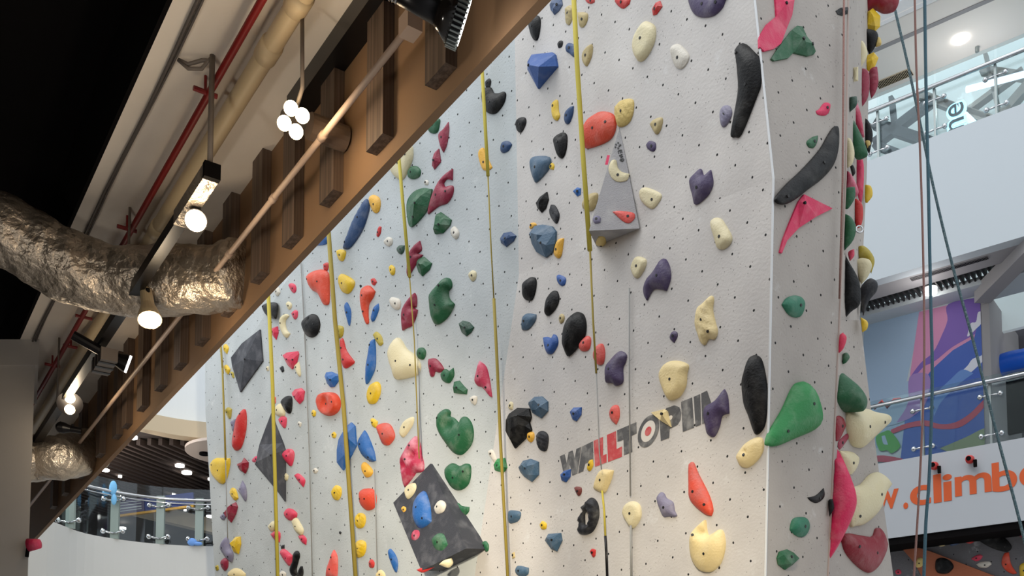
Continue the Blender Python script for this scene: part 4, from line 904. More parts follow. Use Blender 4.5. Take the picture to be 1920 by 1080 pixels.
# ------------------------------------------------------------------ the holds, one by one
TILE = {1: (380, 380, 3), 2: (380, 720, 3), 3: (660, 180, 3), 4: (660, 520, 3), 5: (660, 720, 3), 6: (900, 0, 3), 7: (900, 340, 3),
        8: (900, 700, 2.842), 9: (1180, 0, 3), 10: (1180, 340, 3), 11: (1180, 700, 2.842), 12: (1400, 0, 3), 13: (1400, 340, 3), 14: (1400, 700, 2.842), 0: (0, 0, 1),
        16: (1660, 980, 7.385), 15: (1560, 330, 3.484)}
TABLE = r"""
1|L|blue|d|615,240 660,190 700,150 712,205 690,232 650,240|blue hold half hidden by the brown beam at the second yellow strap
1|L|navy|d|780,262 790,225 830,130 870,50 905,-10 925,-25 938,10 925,70 895,150 850,220 810,262|long dark blue blade hold slanting up to the small amber hold near the brown beam
1|L|yellow|d|750,270 775,262 803,270 800,300 785,328 760,318|small yellow hold touching the lower tip of the long dark blue blade
1|L|red|d|677,345 700,335 708,350 700,380 680,378|small red hold on the upper right edge of the big orange hold
1|L|orange|d|585,430 600,395 640,378 680,375 705,400 707,470 705,555 690,573 670,565 640,510 605,490|big orange hold tapering down, left of the second yellow strap near the beam
1|L|yellow|d|765,410 790,402 850,435 845,475 815,510 780,500 760,460|rounded yellow hold just right of the big orange tapering hold
1|L|black|d|880,468 888,460 896,468 888,478|tiny black foothold between the yellow hold and the curved orange hold
4|L|orange|d|45,90 60,55 95,45 128,75 115,110 90,150 85,200 88,255 75,262 60,230 42,160|curved orange horn hold with a long tail hanging down
4|L|red|d|103,10 125,5 140,25 125,45 108,35|small red hold just above the curved orange horn hold
1|L|blue|d|800,570 812,562 833,610 828,680 818,688 805,640 797,600|slim blue spindle right of the second yellow strap
4|L|blue|d|105,225 120,170 148,145 150,180 125,240 108,250|small blue leaf hold right of the curved orange horn hold
1|L|olive|d|750,700 765,690 790,700 785,745 765,762 750,750|olive hold partly behind the second yellow strap
1|L|red|d|770,770 785,765 805,830 852,890 845,905 800,932 780,910 775,850|red sail-shaped hold hugging the right side of the second yellow strap
1|L|blue|f|690,955 720,950 768,970 760,1000 735,1035 715,1038 695,1015 688,985|small blue hold left of the second yellow strap above the orange drum
4|L|blue|d|70,590 75,500 85,440 105,360 125,345 130,400 128,500 105,560 82,597|tall narrow blue blade hold above the oval yellow hold
1|L|black|d|555,690 570,650 610,625 640,635 655,680 640,735 605,757 570,740|glossy black ball hold left of the second yellow strap||dips:603,660,14,.5
1|F|black|d|332,590 350,568 380,560 415,562 418,600 408,650 375,645 345,625|black hold behind the yellow strap right under the brown beam
1|L|pink|d|480,465 495,452 520,462 525,490 512,508 495,495|small pink hold highest of the pink ones beside the brown beam
1|L|cream|d|465,570 480,555 500,570 495,595 480,600|tiny cream hold left of the small pink hold under the beam
1|L|pink|d|497,625 515,605 533,610 530,645 512,655|small pink hold just left above the glossy black ball
1|L|cream|d|440,640 470,625 485,635 462,665 468,710 490,735 470,760 445,740 430,690|thin cream crescent hold left of the glossy black ball
1|L|pink|f|388,705 418,695 422,730 410,770 390,745|pink pointed hold touching the yellow strap below the black hold
1|L|white|d|400,480 425,475 435,505 420,525 405,515|pale hold tucked against the brown beam at the top left of the wall
1|L|pink|f|445,858 470,842 530,835 535,850 520,910 498,936 475,915|pink-red triangular hold with a thin cream hold at its tip
1|L|cream|d|525,905 540,893 550,960 540,977 520,945 512,920|thin cream hold on the tip of the pink-red triangular hold
1|L|char|d|430,930 450,918 458,945 445,955|small black hold left of the thin cream hold
1|L|cream|d|355,925 370,920 372,945 358,945|tiny cream hold left of the first thick yellow strap
1|F|yellow|d|115,800 130,795 145,815 135,850 118,835|small yellow hold uppermost beside the leftmost olive strap
1|F|yellow|d|115,918 135,912 155,935 140,965 122,945|yellow hold at the left corner of the dark diamond volume
1|L|olive|d|155,950 172,955 178,985 165,985|tiny olive hold under the lower left edge of the dark diamond volume
1|F|brown|d|146,735 152,727 162,733 155,746|tiny brown hold directly under the brown beam
1|F|brown|d|106,890 112,884 118,890 112,902|tiny brown hold between the two small yellow ones by the leftmost strap
2|L|pink|f|497,50 515,30 550,22 568,40 560,90 540,112 515,85|pink wedge hold above and right of the black egg hold
2|L|black|d|440,105 455,75 490,65 500,90 495,150 480,166 455,145|black egg hold overlapping a pale cream hold
2|L|cream|d|405,130 435,110 460,150 455,180 420,180 400,160|pale cream hold partly behind the black egg hold
2|L|pink|d|428,195 445,180 470,190 465,240 450,245 430,215|small pink teardrop hold below the pale cream hold
2|L|salmon|d|398,75 410,72 410,105 398,110|sliver of pink hold behind the first thick yellow strap
2|L|yellow|d|610,160 620,145 637,155 632,180 615,180|small yellow hold left of the orange drum
2|L|yellow|d|722,282 738,268 752,283 745,303 728,302|small yellow hold left of the big blue diamond
2|L|blue|d|905,260 925,290 960,375 970,430 940,435 890,400 868,350 875,310|blue sail hold right of the big blue diamond
4|L|yellow|p|80,650 100,605 140,585 160,610 155,660 130,705 95,713 80,690|bright oval yellow hold below the tall narrow blue blade
2|L|white|d|532,222 540,210 556,218 550,240 540,238|tiny pale hold above the pink hold beside the dark kite volume
2|L|white|d|615,485 632,472 650,486 638,502 622,500|small pale hold below and left of the big blue diamond
2|L|cream|d|450,510 465,500 482,515 475,540 458,540|cream hold at the right edge of the dark kite volume
2|L|pink|d|445,385 475,365 503,370 512,400 495,460 470,445 448,415|pink jug hold with a scoop right of the dark kite volume||dips:490,385,12,.6
2|L|hot|d|275,425 300,405 328,412 325,425 295,440 278,438|small hot pink hold on the left corner of the dark kite volume||zoff:.03
2|L|red|d|225,140 240,165 238,250 215,340 190,372 168,365 170,300 190,200|long red sausage hold near the left edge of the wall
2|L|lilac|d|160,210 185,195 185,260 165,265|grey hold peeking out left of the long red sausage
2|L|olive|d|122,150 140,130 162,140 155,190 138,190|small olive hold above and left of the long red sausage
2|L|yellow|p|45,460 65,420 100,415 150,415 150,450 130,530 105,562 75,545 52,510|big yellow shield hold at the left edge of the wall
2|L|dmaroon|f|190,450 215,440 228,415 252,440 250,470 235,503 205,485|dark red angular hold right of the big yellow shield
2|L|lilac|d|190,595 210,570 220,543 240,580 245,630 238,660 215,625|lilac grey leaf hold below the dark red angular hold
2|L|yellow|r|150,600 165,583 185,595 200,640 180,655 155,630|ridged yellow hold left of the lilac grey leaf hold
2|L|maroon|f|125,710 150,680 180,665 190,690 180,730 155,778 125,745|maroon angular hold over a small grey one near the left edge
2|L|lilac|d|98,740 120,725 130,745 120,765 100,758|small grey hold at the lower left of the maroon angular hold
2|L|lilac|d|98,920 110,880 135,862 150,920 168,955 160,1000 140,990 105,950|lilac grey drop hold beside a yellow wing hold, lower left
2|L|yellow|f|155,890 180,860 205,858 208,900 195,955 170,945|yellow wing hold right of the lilac grey drop hold
2|L|maroon|d|102,1000 120,978 140,990 138,1030 122,1050 105,1035|maroon hold under the lilac grey drop hold
2|L|olive|d|70,1025 85,1018 90,1045 75,1050|tiny olive hold at the lower left corner of the wall
2|L|sand|d|138,1060 170,1038 205,1040 240,1065 230,1100 150,1100|sand coloured dome hold cut by the picture's bottom edge, leftmost of them
2|L|pink|d|510,515 535,503 570,530 575,550 565,580 540,555|pink sausage hold below right of the dark kite volume
2|L|yellow|r|722,600 745,570 775,580 778,620 760,652 735,648 722,625|ridged yellow oval hold left of the third strap, uppermost of the ridged ones
2|L|amber|d|890,460 900,440 920,445 955,485 945,515 915,525 895,495|amber bean hold under the blue sail hold
5|L|faded|d|38,650 45,600 75,588 115,592 133,640 120,695 80,710 45,685|orange ball hold with chalky purple top, lower of the two orange balls
5|L|yellow|r|12,770 15,745 40,725 70,735 75,770 60,805 30,812 15,795|yellow ring hold with a hole in its top||dips:42,748,9,.95
5|L|yellow|r|10,940 12,900 40,878 70,885 78,915 65,960 35,977 12,965|round yellow brain-ridged hold at the lower end of the yellow strap
2|L|pink|d|455,720 475,700 505,705 530,725 525,750 490,768 460,750|pink jug hold above an overlapping cream hold, lower left
2|L|cream|d|495,770 520,750 545,780 565,820 555,850 530,840 510,815|cream oval hold sandwiched between two pink holds
2|L|pink|d|533,855 560,848 583,870 580,905 555,890|pink hold at the lower end of the sandwiched cream oval
2|L|cream|d|363,800 390,772 410,780 410,815 380,828|cream hold left of the first thick strap above a pink one
2|L|pink|d|377,845 410,825 435,840 430,890 405,880|pink hold crossed by the first thick yellow strap, lower left
2|L|pink|d|430,940 455,928 505,965 495,1010 478,1020 440,970|pink hold touching the black hooked hold at bottom left
2|L|black|d|510,950 530,938 545,960 535,1000 525,1040 530,1075 500,1080 490,1040 505,990|black hooked hold near the bottom edge beside a pink one
2|L|black|d|545,1030 560,1025 565,1060 555,1085 525,1085|black pointed hold at the bottom edge right of the black hooked one
2|L|char|d|440,910 460,903 460,925 440,928|small charcoal hold above the pink hold at bottom left
2|L|salmon|d|735,932 752,965 755,1020 745,1090 685,1090 700,1020|salmon red flame-shaped hold rising from the bottom edge
5|L|red|d|92,1000 108,985 125,1005 118,1033 95,1030|small red knob hold near the bottom edge right of the third strap
2|L|char|d|765,830 774,828 782,836 772,846|tiny dark foothold left of the third strap
2|L|white|d|432,1062 450,1052 468,1064 462,1090 435,1090|pale hold at the bottom edge right of the first thick strap
3|L|red|d|485,70 505,45 520,38 515,60 495,76|red sliver of a hold under the brown beam, higher of two
3|L|green|d|418,150 440,125 490,125 490,160 478,200 450,210 425,195|green shield hold highest on the wall next to the beam
3|L|maroon|d|540,143 543,190 530,270 510,317 495,290 482,235 490,205 515,180|maroon spindle hold right of the highest green shield
3|L|maroon|f|485,295 492,340 495,370 460,412 447,390 450,350 468,310|small maroon hold right above the big cream oval's green neighbour
3|L|cream|p|330,275 342,310 335,360 305,430 275,470 235,455 207,415 215,370 260,310|big cream oval hold behind the upper end of the fourth yellow strap
3|L|green|d|307,435 325,400 360,392 385,415 378,450 345,467 315,460|round green hold at the lower right of the big cream oval
3|L|white|d|402,485 415,472 430,480 428,500 410,500|tiny white hold between the green round and the big maroon hold
3|L|green|d|430,520 438,530 420,620 380,680 330,730 310,720 298,640 305,580 340,535 390,515|big green leaf hold split by a crest, beside the big maroon hold||peaks:350,600,.11;385,560,.08;340,680,.06;410,545,.05
3|L|maroon|d|565,405 563,470 530,465 510,488 520,508 565,500 563,550 530,600 480,620 418,668 415,650 440,560 490,470 530,430|big maroon hold with a round notch beside the big green leaf hold||dips:520,490,12,.7
3|L|green|f|495,652 520,670 553,695 545,725 505,770 462,775 460,720 470,665|green craggy hold below the big maroon notched hold
3|L|white|d|552,750 575,732 600,760 598,790 580,805 555,780|whitish pebble hold right below the green craggy hold
3|L|amber|p|735,290 750,315 765,350 790,400 770,415 735,415 715,370 710,320|amber hold behind the fifth yellow strap
3|L|navy|d|832,280 845,258 880,252 900,270 880,305 850,320 832,310|round dark blue hold near the crease, right of the amber hold
3|L|navy|f|830,800 850,770 890,762 920,785 905,815 865,847 835,825|dark blue rugged hold near the wall crease, lower of two
6|L|black|d|5,520 20,495 55,490 75,520 105,520 135,510 145,530 130,580 90,630 55,640 20,620 5,570|big black horn hold behind the fifth yellow strap
6|L|black|d|28,460 50,440 62,455 55,490 30,490|small black hold on top of the big black horn hold
3|L|amber|d|98,575 115,555 150,570 157,610 145,650 120,655 100,620|amber hold at the upper tip of the long dark blue blade
3|L|red|d|38,555 55,530 78,530 75,548|red sliver of a hold under the brown beam, above the long dark blue blade
3|L|red|d|135,780 150,735 165,735 160,770 145,793|small red bar hold right of the long dark blue blade
3|L|white|d|175,815 200,793 225,800 225,830 205,845 180,832|small white hold left of the fourth strap beside a dark green one
3|L|dgreen|d|250,860 265,840 295,838 292,870 275,890 255,880|small dark green hold left of the fourth yellow strap
3|L|yellow|d|205,960 220,950 240,965 238,1000 220,1007 207,985|small yellow hold left of the fourth yellow strap
3|L|maroon|d|380,812 390,850 385,870 365,885 398,890 360,940 340,970 310,1018 302,1000 315,900 350,840|maroon notched hold on the fourth yellow strap with a green hold at its side
3|L|green|f|400,903 443,940 430,975 390,1012 370,990 358,950 370,915|dark green hold overlapping the maroon notched hold at the fourth strap
3|L|cream|d|655,1000 675,980 697,990 695,1025 675,1042 655,1020|small cream pebble hold above right of the big green horn hold
4|L|green|d|430,110 445,80 480,40 515,2 545,5 555,45 535,75 540,115 570,145 555,180 520,230 465,265 440,240 430,180|big smooth green hold with a concave right side
4|L|maroon|d|350,85 360,110 358,160 340,168 365,180 355,220 330,270 300,285 275,300 270,270 275,200 310,130|maroon leaf hold on the fourth strap, above the big cream boot hold||dips:300,238,9,.6
4|L|white|d|205,130 220,112 260,118 273,140 265,175 240,180 215,160|whitish knob hold left of the maroon leaf hold
4|L|dgreen|f|597,260 620,242 655,250 682,280 665,310 640,330 615,310 605,285|dark green faceted hold lower right of the big smooth green hold
4|L|olive|d|115,325 135,305 165,330 175,370 155,385 130,355|olive and cream hold at the top of the tall narrow blue blade
4|L|cream|d|200,410 215,370 245,338 270,355 300,400 345,430 380,480 375,520 350,550 240,575 220,530 198,450|big cream boot-shaped hold crossed by the fourth strap
4|L|green|d|358,425 370,400 400,395 415,420 405,455 385,462 365,450|small green ball hold touching the big cream boot
4|L|maroon|d|425,460 465,455 500,485 518,515 490,535 465,530 455,555 435,555 425,500|pink maroon hooked hold touching the green crab hold
4|L|green|d|495,545 520,515 545,525 570,508 573,550 550,590 525,593 500,575|green heart-shaped hold at the end of the pink maroon hook
4|L|green|f|567,620 570,588 600,580 625,610 645,630 640,657 600,655 570,650|green notched hold below right of the green heart hold
4|L|white|d|657,680 680,665 702,670 700,700 688,718 668,705|small white hold below right of the green notched hold
4|L|fadedpink|d|713,470 750,500 770,570 785,672 770,665 730,620 700,610 683,580 700,520|chalky pink shark fin hold beside the wall crease
5|L|yellow|d|100,200 115,192 145,210 135,245 110,235|yellow hold on the upper left of the upper orange ball
5|L|faded|d|133,240 150,225 200,220 230,260 235,300 200,343 165,335 145,290|orange ball hold with chalky top, upper of the two orange balls
5|L|cream|p|265,260 290,210 340,183 350,200 335,240 290,298 268,290|cream leaf hold above the maroon hold with two round hollows
5|L|green|d|470,200 485,160 520,140 542,155 540,180 565,190 598,222 610,190 640,182 670,220 680,280 665,340 620,390 590,398 550,375 500,310 475,260|big green claw hold with a carved bowl||dips:548,232,42,.75
5|L|fadedpink|d|355,292 375,330 382,375 385,400 397,450 390,490 350,500 335,520 283,582 275,540 265,440 280,390 320,320|maroon hold with two round hollows above the dark box volume||dips:345,400,24,.85;305,460,24,.85
5|L|green|d|517,490 525,465 560,445 600,460 640,445 665,460 662,530 640,575 595,598 550,580 520,530|green shield jug below the big green claw||dips:590,470,20,.5
5|L|green|d|568,690 590,668 615,685 660,690 655,720 620,747 590,735|green cap hold lower right of the green shield jug
5|L|blue|d|200,935 215,928 245,965 257,1010 250,1058 235,1050 205,975|blue spindle hold left of the dark box volume near the bottom
5|L|sand|d|135,1065 155,1045 180,1060 190,1095 135,1095|sand coloured hold at the bottom edge left of the dark box volume
5|C|green|d|728,890 750,883 767,905 765,935 750,943 730,915|small dark green hold right of the dark box volume
5|C|white|d|765,375 790,370 812,420 800,440 770,400|chalk-white hold above the green hold at the fifth strap
5|C|bgreen|f|793,455 815,420 855,415 867,470 845,500 800,485|green block hold behind the fifth strap on the lower wall
6|U|navy|p|225,125 255,85 325,15 335,30 300,62 260,105 232,132|dark blue plate hold cut off by the brown beam at the top
6|U|black|d|270,140 290,95 315,83 335,100 333,160 320,215 300,225 278,190|black drop hold near the top above the big royal blue wedge||dips:295,118,12,.5
6|U|navy|f|388,25 400,0 455,-5 460,25 440,60 415,82 395,55|dark blue hold at the top edge left of the sixth strap
6|U|tan|r|475,90 480,45 505,28 528,40 520,90 500,138 480,130|tan rippled hold left of the sixth strap near the top
6|U|tan|d|545,70 600,70 602,110 580,150 555,145|tan hold right of the sixth strap near the top
6|U|red|d|580,-15 640,-15 645,10 625,20 600,15|red hold at the top edge just right of the sixth strap
6|U|red|d|753,10 770,-15 842,-15 840,20 805,47 775,35|red hold at the top edge left of the big cream egg plate
6|U|black|d|433,250 445,230 465,230 460,260 440,270|tiny black hold between the royal blue wedge and the sixth strap
6|U|navy|d|480,265 495,242 530,250 538,290 525,318 500,300 482,290|small dark blue hold touching the sixth strap
6|U|tan|p|570,330 580,290 610,255 632,250 628,310 600,370 580,360|tan leaf hold right of the sixth strap
6|U|yellow|d|398,600 410,570 435,562 440,620 447,650 430,678 405,660|small yellow bent hold left of a dark blue leaf
6|U|navy|d|468,670 475,630 505,600 525,593 520,640 500,690 480,697|dark blue leaf hold left of the sixth strap
6|U|orange|d|555,800 590,690 640,640 690,622 745,635 762,690 740,760 690,800 600,835 575,830|large glossy orange-red hold on the sixth strap
6|U|ochre|r|750,620 770,580 800,560 858,555 858,630 830,690 780,715 760,690|tan crinkled leaf hold above the tip of the grey pyramid volume
9|U|cream|p|15,270 30,200 75,125 105,118 140,140 145,190 130,250 90,320 50,347 25,320|large cream egg-shaped plate at the upper centre
6|U|black|d|197,700 215,665 250,658 257,690 230,742 205,735|small black hold just right of the wall crease
6|U|black|d|413,800 430,760 465,742 485,760 483,820 470,870 450,890 425,865|black egg hold above the slate blue wedge||dips:460,770,14,.5
6|U|slate|d|275,900 300,880 388,877 387,940 315,1022 295,1010 275,950|slate blue wedge hold with a tiny yellow hold at its side
6|U|yellow|d|387,930 405,915 418,930 412,955 392,950|tiny yellow hold on the right side of the slate blue wedge
7|U|blue|f|520,55 545,33 565,38 563,75 545,84|tiny blue triangle hold left of the sixth strap
7|U|tan|d|570,150 580,100 615,70 655,62 660,90 640,150 610,168|tan hold between the sixth strap and the grey pyramid volume
7|U|black|f|310,120 335,85 372,58 380,100 365,150 342,175 320,150|black leaf hold above the big faceted blue ball
7|U|char|r|385,175 395,132 420,135 445,180 440,220 425,237 400,210|charcoal rippled hold right above the big faceted blue ball
7|U|amber|d|275,260 285,235 310,232 320,245 285,268|amber hold on the top left of the big faceted blue ball
7|U|slate|f|272,290 300,250 345,242 395,250 418,280 415,350 400,395 362,427 310,395 285,350|big faceted slate blue ball hold
7|U|amber|d|412,400 420,360 440,325 470,318 465,350 455,410 438,433 415,420|amber banana hold on the right of the big faceted blue ball
10|U|cream|p|55,70 70,40 100,35 160,55 182,75 170,110 130,153 90,140 62,110|cream ear-shaped hold right of the grey pyramid volume
7|C|royal|d|430,540 440,525 480,540 478,575 458,588 435,570|small royal blue hold just below the slanting fold line
7|C|black|d|235,620 245,570 280,538 310,545 310,600 290,660 265,670 238,655|black oval hold just below the fold line near the crease
7|C|black|d|362,730 370,660 400,620 430,615 442,660 420,715 380,755 362,750|black slanted oval hold left of the sixth strap
7|C|slate|d|230,820 240,765 265,742 315,745 310,780 270,830 235,837|slate blue hold left of the black slanted oval
7|C|tan|d|440,770 455,745 473,755 470,785 450,800|tiny tan hold at the upper left of the large glossy black shell
7|C|black|d|455,900 465,820 500,760 540,732 575,745 590,800 580,870 540,930 490,980 475,975 458,935|large glossy black shell hold with a red knob at its lower right||dips:525,768,18,.6
7|C|royal|d|347,880 375,875 400,880 410,860 430,868 437,910 410,960 385,972 365,955|blue fin hold left of the large glossy black shell||dips:400,868,14,.5
7|C|salmon|d|550,920 575,885 605,868 622,885 615,935 590,955 560,950|salmon red knob touching the large glossy black shell
7|C|salmon|d|630,980 650,930 685,912 700,960 690,1020 665,1032 640,1010|salmon red oval hold crossed by the sixth strap
0|C|purple|d|1133,713 1133,693 1140,677 1160,658 1173,663 1172,675 1166,690 1166,715 1153,723 1146,718 1134,718|purple bent hold right of the salmon red oval
7|C|cream|p|845,480 870,430 900,422 935,440 925,490 890,540 865,540 848,510|cream leaf hold left of the purple wave hold
10|C|purple|d|68,600 90,550 130,505 190,430 225,475 230,540 205,613 170,605 125,610 88,670 72,640|purple wave hold with pointed top below the pyramid volume
0|U|purple|d|1289,340 1300,325 1312,316 1318,328 1332,317 1336,338 1333,352 1323,368 1301,384 1295,366|dark purple crown-shaped hold with two points
9|U|red|f|125,50 145,15 170,3 182,35 150,80 130,85|small red diamond hold at the top edge
9|U|purple|d|310,-40 545,-40 540,-5 520,40 470,85 405,98 360,85 330,40|large purple dome hold cut by the top edge
9|U|white|d|230,290 245,255 280,248 333,300 325,345 290,385 255,375 235,330|greyish cream hold right of the large cream egg plate
9|U|tan|d|110,700 130,675 183,658 180,710 160,750 140,750|tan hold above the tiny purple ball
9|U|purple|d|90,815 110,793 145,800 148,835 130,852 100,838|tiny purple ball hold below the tan hold
9|U|black|d|635,238 700,285 735,330 737,460 710,540 620,750 580,772 557,760 580,640 605,500 600,370 593,290|very long black curved volume hold at the upper right of the pale wall
9|U|lilac|r|503,640 520,600 560,592 577,630 560,680 530,715 510,700|purple grey shell hold touching the very long black hold
10|C|cream|d|447,240 470,208 510,208 540,245 573,300 570,340 530,378 490,375 470,320|cream pebble hold just below the fold line near the right edge
10|C|sand|r|358,800 370,720 400,690 455,642 470,660 465,720 480,790 492,830 488,865 470,887 440,885 415,920 390,900 375,860|sand coloured ribbed wing hold
10|C|purple|d|225,870 240,845 265,845 270,870 250,908 228,890|tiny purple hold left of the sand ribbed wing
0|C|sand|p|1233,707 1240,688 1252,678 1273,676 1290,683 1287,700 1285,721 1275,740 1264,748 1252,750 1243,738|big sand coloured shield hold right above the painted lettering
0|C|black|d|1388,720 1393,700 1402,675 1413,665 1425,672 1433,700 1437,735 1435,775 1430,800 1417,814 1410,808 1400,780 1390,755|tall black blade hold beside the right corner of the wall
11|C|sand|d|563,440 600,385 650,350 695,338 713,360 710,410 680,460 630,500 590,500 568,470|sand oval hold with hollow right of the lettering||dips:628,418,12,.5
11|C|purple|d|505,82 522,120 530,210 490,225 475,280 450,330 430,338 405,320 395,280 385,230 395,180 450,145|big purple hold covering the last painted letter
11|C|sand|f|110,208 180,190 195,200 215,285 200,275 160,250|sand triangular hold on the painted letters between the target and the stem||peaks:170,215,.07
11|C|faded|d|307,500 315,480 335,475 360,530 420,640 445,720 435,758 400,750 340,705 312,665 307,600|long faded red hold below the painted lettering
11|C|lilac|d|140,670 160,635 180,640 195,665 230,685 240,730 253,755 240,765 210,762 180,765 160,735|lilac grey rock hold left of the long faded red hold
8|C|cream|p|755,750 770,700 810,680 850,700 857,760 830,810 805,827 780,800|cream egg hold on the grey strap at the lower middle
11|C|sand|d|310,900 325,850 345,825 395,780 405,850 425,860 485,830 505,880 503,940 480,1010 440,1050 400,1060 350,1040 315,980|big sand coloured bowl hold with a pointed horn||dips:385,845,22,.8
8|C|cream|d|150,175 160,150 175,160 172,192 155,192|tiny cream hold above the black rock-like hold
8|C|slate|f|253,165 285,125 325,122 355,150 355,200 320,238 275,210|slate blue faceted hold right above the black rock-like hold
8|C|black|f|135,290 150,240 155,210 190,182 250,185 260,230 250,260 262,300 225,350 175,398 150,350 135,325|black rock-like craggy hold near the fifth strap
8|C|amber|d|248,335 258,312 285,315 287,345 270,368 250,355|small amber hold between two black craggy holds
8|C|char|r|297,345 310,312 340,308 362,335 355,400 335,415 305,395|small charcoal craggy hold right of the small amber hold
8|C|royal|f|475,205 495,182 537,180 535,220 510,255 490,245|small royal blue hold left of the salmon red pocket hold
8|C|salmon|d|685,225 700,180 722,167 738,180 740,230 722,272 700,255|salmon red pocket hold above the painted lettering||dips:695,225,9,.8
8|C|slate|f|205,500 225,465 265,455 305,470 305,540 270,577 230,550 210,525|slate blue faceted hold below the black rock-like hold
8|C|royal|f|425,540 445,520 480,510 478,550 455,580 432,570|small blue hold on the foot of the first painted letter
8|C|yellow|d|568,500 580,465 600,458 602,490 585,520 570,515|small yellow hold on the painted lettering
8|C|brown|d|498,610 515,603 540,610 538,640 520,653|small brown hold above the black ring hold
8|C|sand|p|600,600 620,545 650,512 712,515 700,560 670,625 650,637 605,620|pale yellow plate hold under the red letters
8|C|char|r|530,715 560,690 592,660 625,690 632,760 605,830 570,857 525,855 513,830 525,800 510,785 530,750 545,735|black ring hold with a hole right through||hole:553,745 572,736 582,770 572,803 553,806
8|C|slate|d|145,745 160,730 210,735 215,760 195,790 150,797|slate blue hold right of the fifth strap, upper of the low ones
8|C|yellow|d|315,805 330,787 353,800 350,828 325,830|small yellow knob above a slate blue hold low on the wall
8|C|slate|f|342,890 360,855 425,850 432,890 405,948 375,935|slate blue hold below the small yellow knob
8|C|tan|d|168,960 182,950 187,980 172,990|tiny tan hold low beside the fifth strap
8|C|slate|d|182,1050 200,1025 260,1035 255,1070 220,1085 190,1070|slate blue hold lowest beside the fifth strap
8|C|red|d|583,950 595,935 617,940 613,970 600,980|small red hold below the black ring hold
12|PU|hot|f|165,-45 285,-45 275,-5 262,80 230,160 200,240 160,270 105,283 80,260 78,200 120,130 175,85|big hot pink faceted hold at the top of the pillar
12|PU|green|f|145,325 180,270 260,165 290,140 320,145 345,200 395,285 385,300 350,310 270,290 240,322 160,337|dark green triangular hold under the big hot pink one
12|PU|black|f|503,60 530,42 578,38 570,75 540,87 515,80|small black wedge hold beside the rope at the top of the pillar
12|PU|hot|d|390,620 410,610 435,580 460,578 473,600 465,635 440,648 400,640|small hot pink bean hold on the pillar
12|PU|green|d|337,795 370,770 405,762 400,800 380,830 350,825|small green hold above the long black blade on the pillar
0|PU|black|d|1570,238 1577,245 1577,280 1568,310 1545,335 1515,355 1490,372 1470,379 1455,375 1452,365 1475,340 1505,315 1540,280 1558,252|long black blade hold slanting across the pillar||k:.7
13|PL|hot|f|330,70 490,150 400,195 300,260 235,330 205,402 195,395 215,320 250,230 300,110|pink curved triangle hold below the long black blade||peaks:330,120,.05;270,230,.06;300,170,.07
13|PL|teal|d|200,690 225,655 270,640 320,655 335,695 320,750 285,765 240,745|round teal green hold at mid height of the pillar
14|PL|bgreen|d|110,360 130,300 200,190 260,70 300,43 335,50 375,100 400,190 405,260 385,300 270,345 170,382 120,378|big bright green saddle hold on the pillar
14|PL|black|d|322,660 370,650 415,612 418,660 380,690 345,682|black thorn hold at the right edge of the lower pillar
14|PL|teal|d|235,820 250,775 290,765 330,775 345,820 320,865 280,870 240,840|round teal hold low on the pillar, upper of the lowest two
14|PL|green|f|168,985 180,950 220,937 255,955 285,985 250,1020 210,1047 175,1020|dark green faceted hold lowest on the pillar
14|SL|cream|d|540,200 640,185 700,205 765,220 783,235 783,262 762,282 700,335 640,385 610,392 570,370 545,290|big cream beak hold sticking out below the green one on the side wall||k:.7
14|SL|dmaroon|d|478,235 515,235 535,280 500,350 478,360|dark red hold left of the cream beak hold on the side wall||k:.4
14|SL|maroon|d|490,360 540,320 548,345 500,405 485,390|small maroon hold under the dark red one on the side wall||k:.4
14|SL|cream|d|495,410 570,420 605,450 590,510 550,540 520,480|smaller cream hold behind the pink fin on the side wall||k:.5
14|SL|cream|d|560,620 620,590 670,540 720,528 765,570 765,610 735,660 700,750 640,800 590,810 560,800|big cream hold with a rolled rim right of the pink fin||k:.6
14|SL|dmaroon|d|508,890 530,850 600,860 680,870 700,830 725,828 755,870 763,930 730,1010 680,1058 640,1055 580,1010 530,950|big dark red crescent hold at the foot of the side wall||k:.5
"""
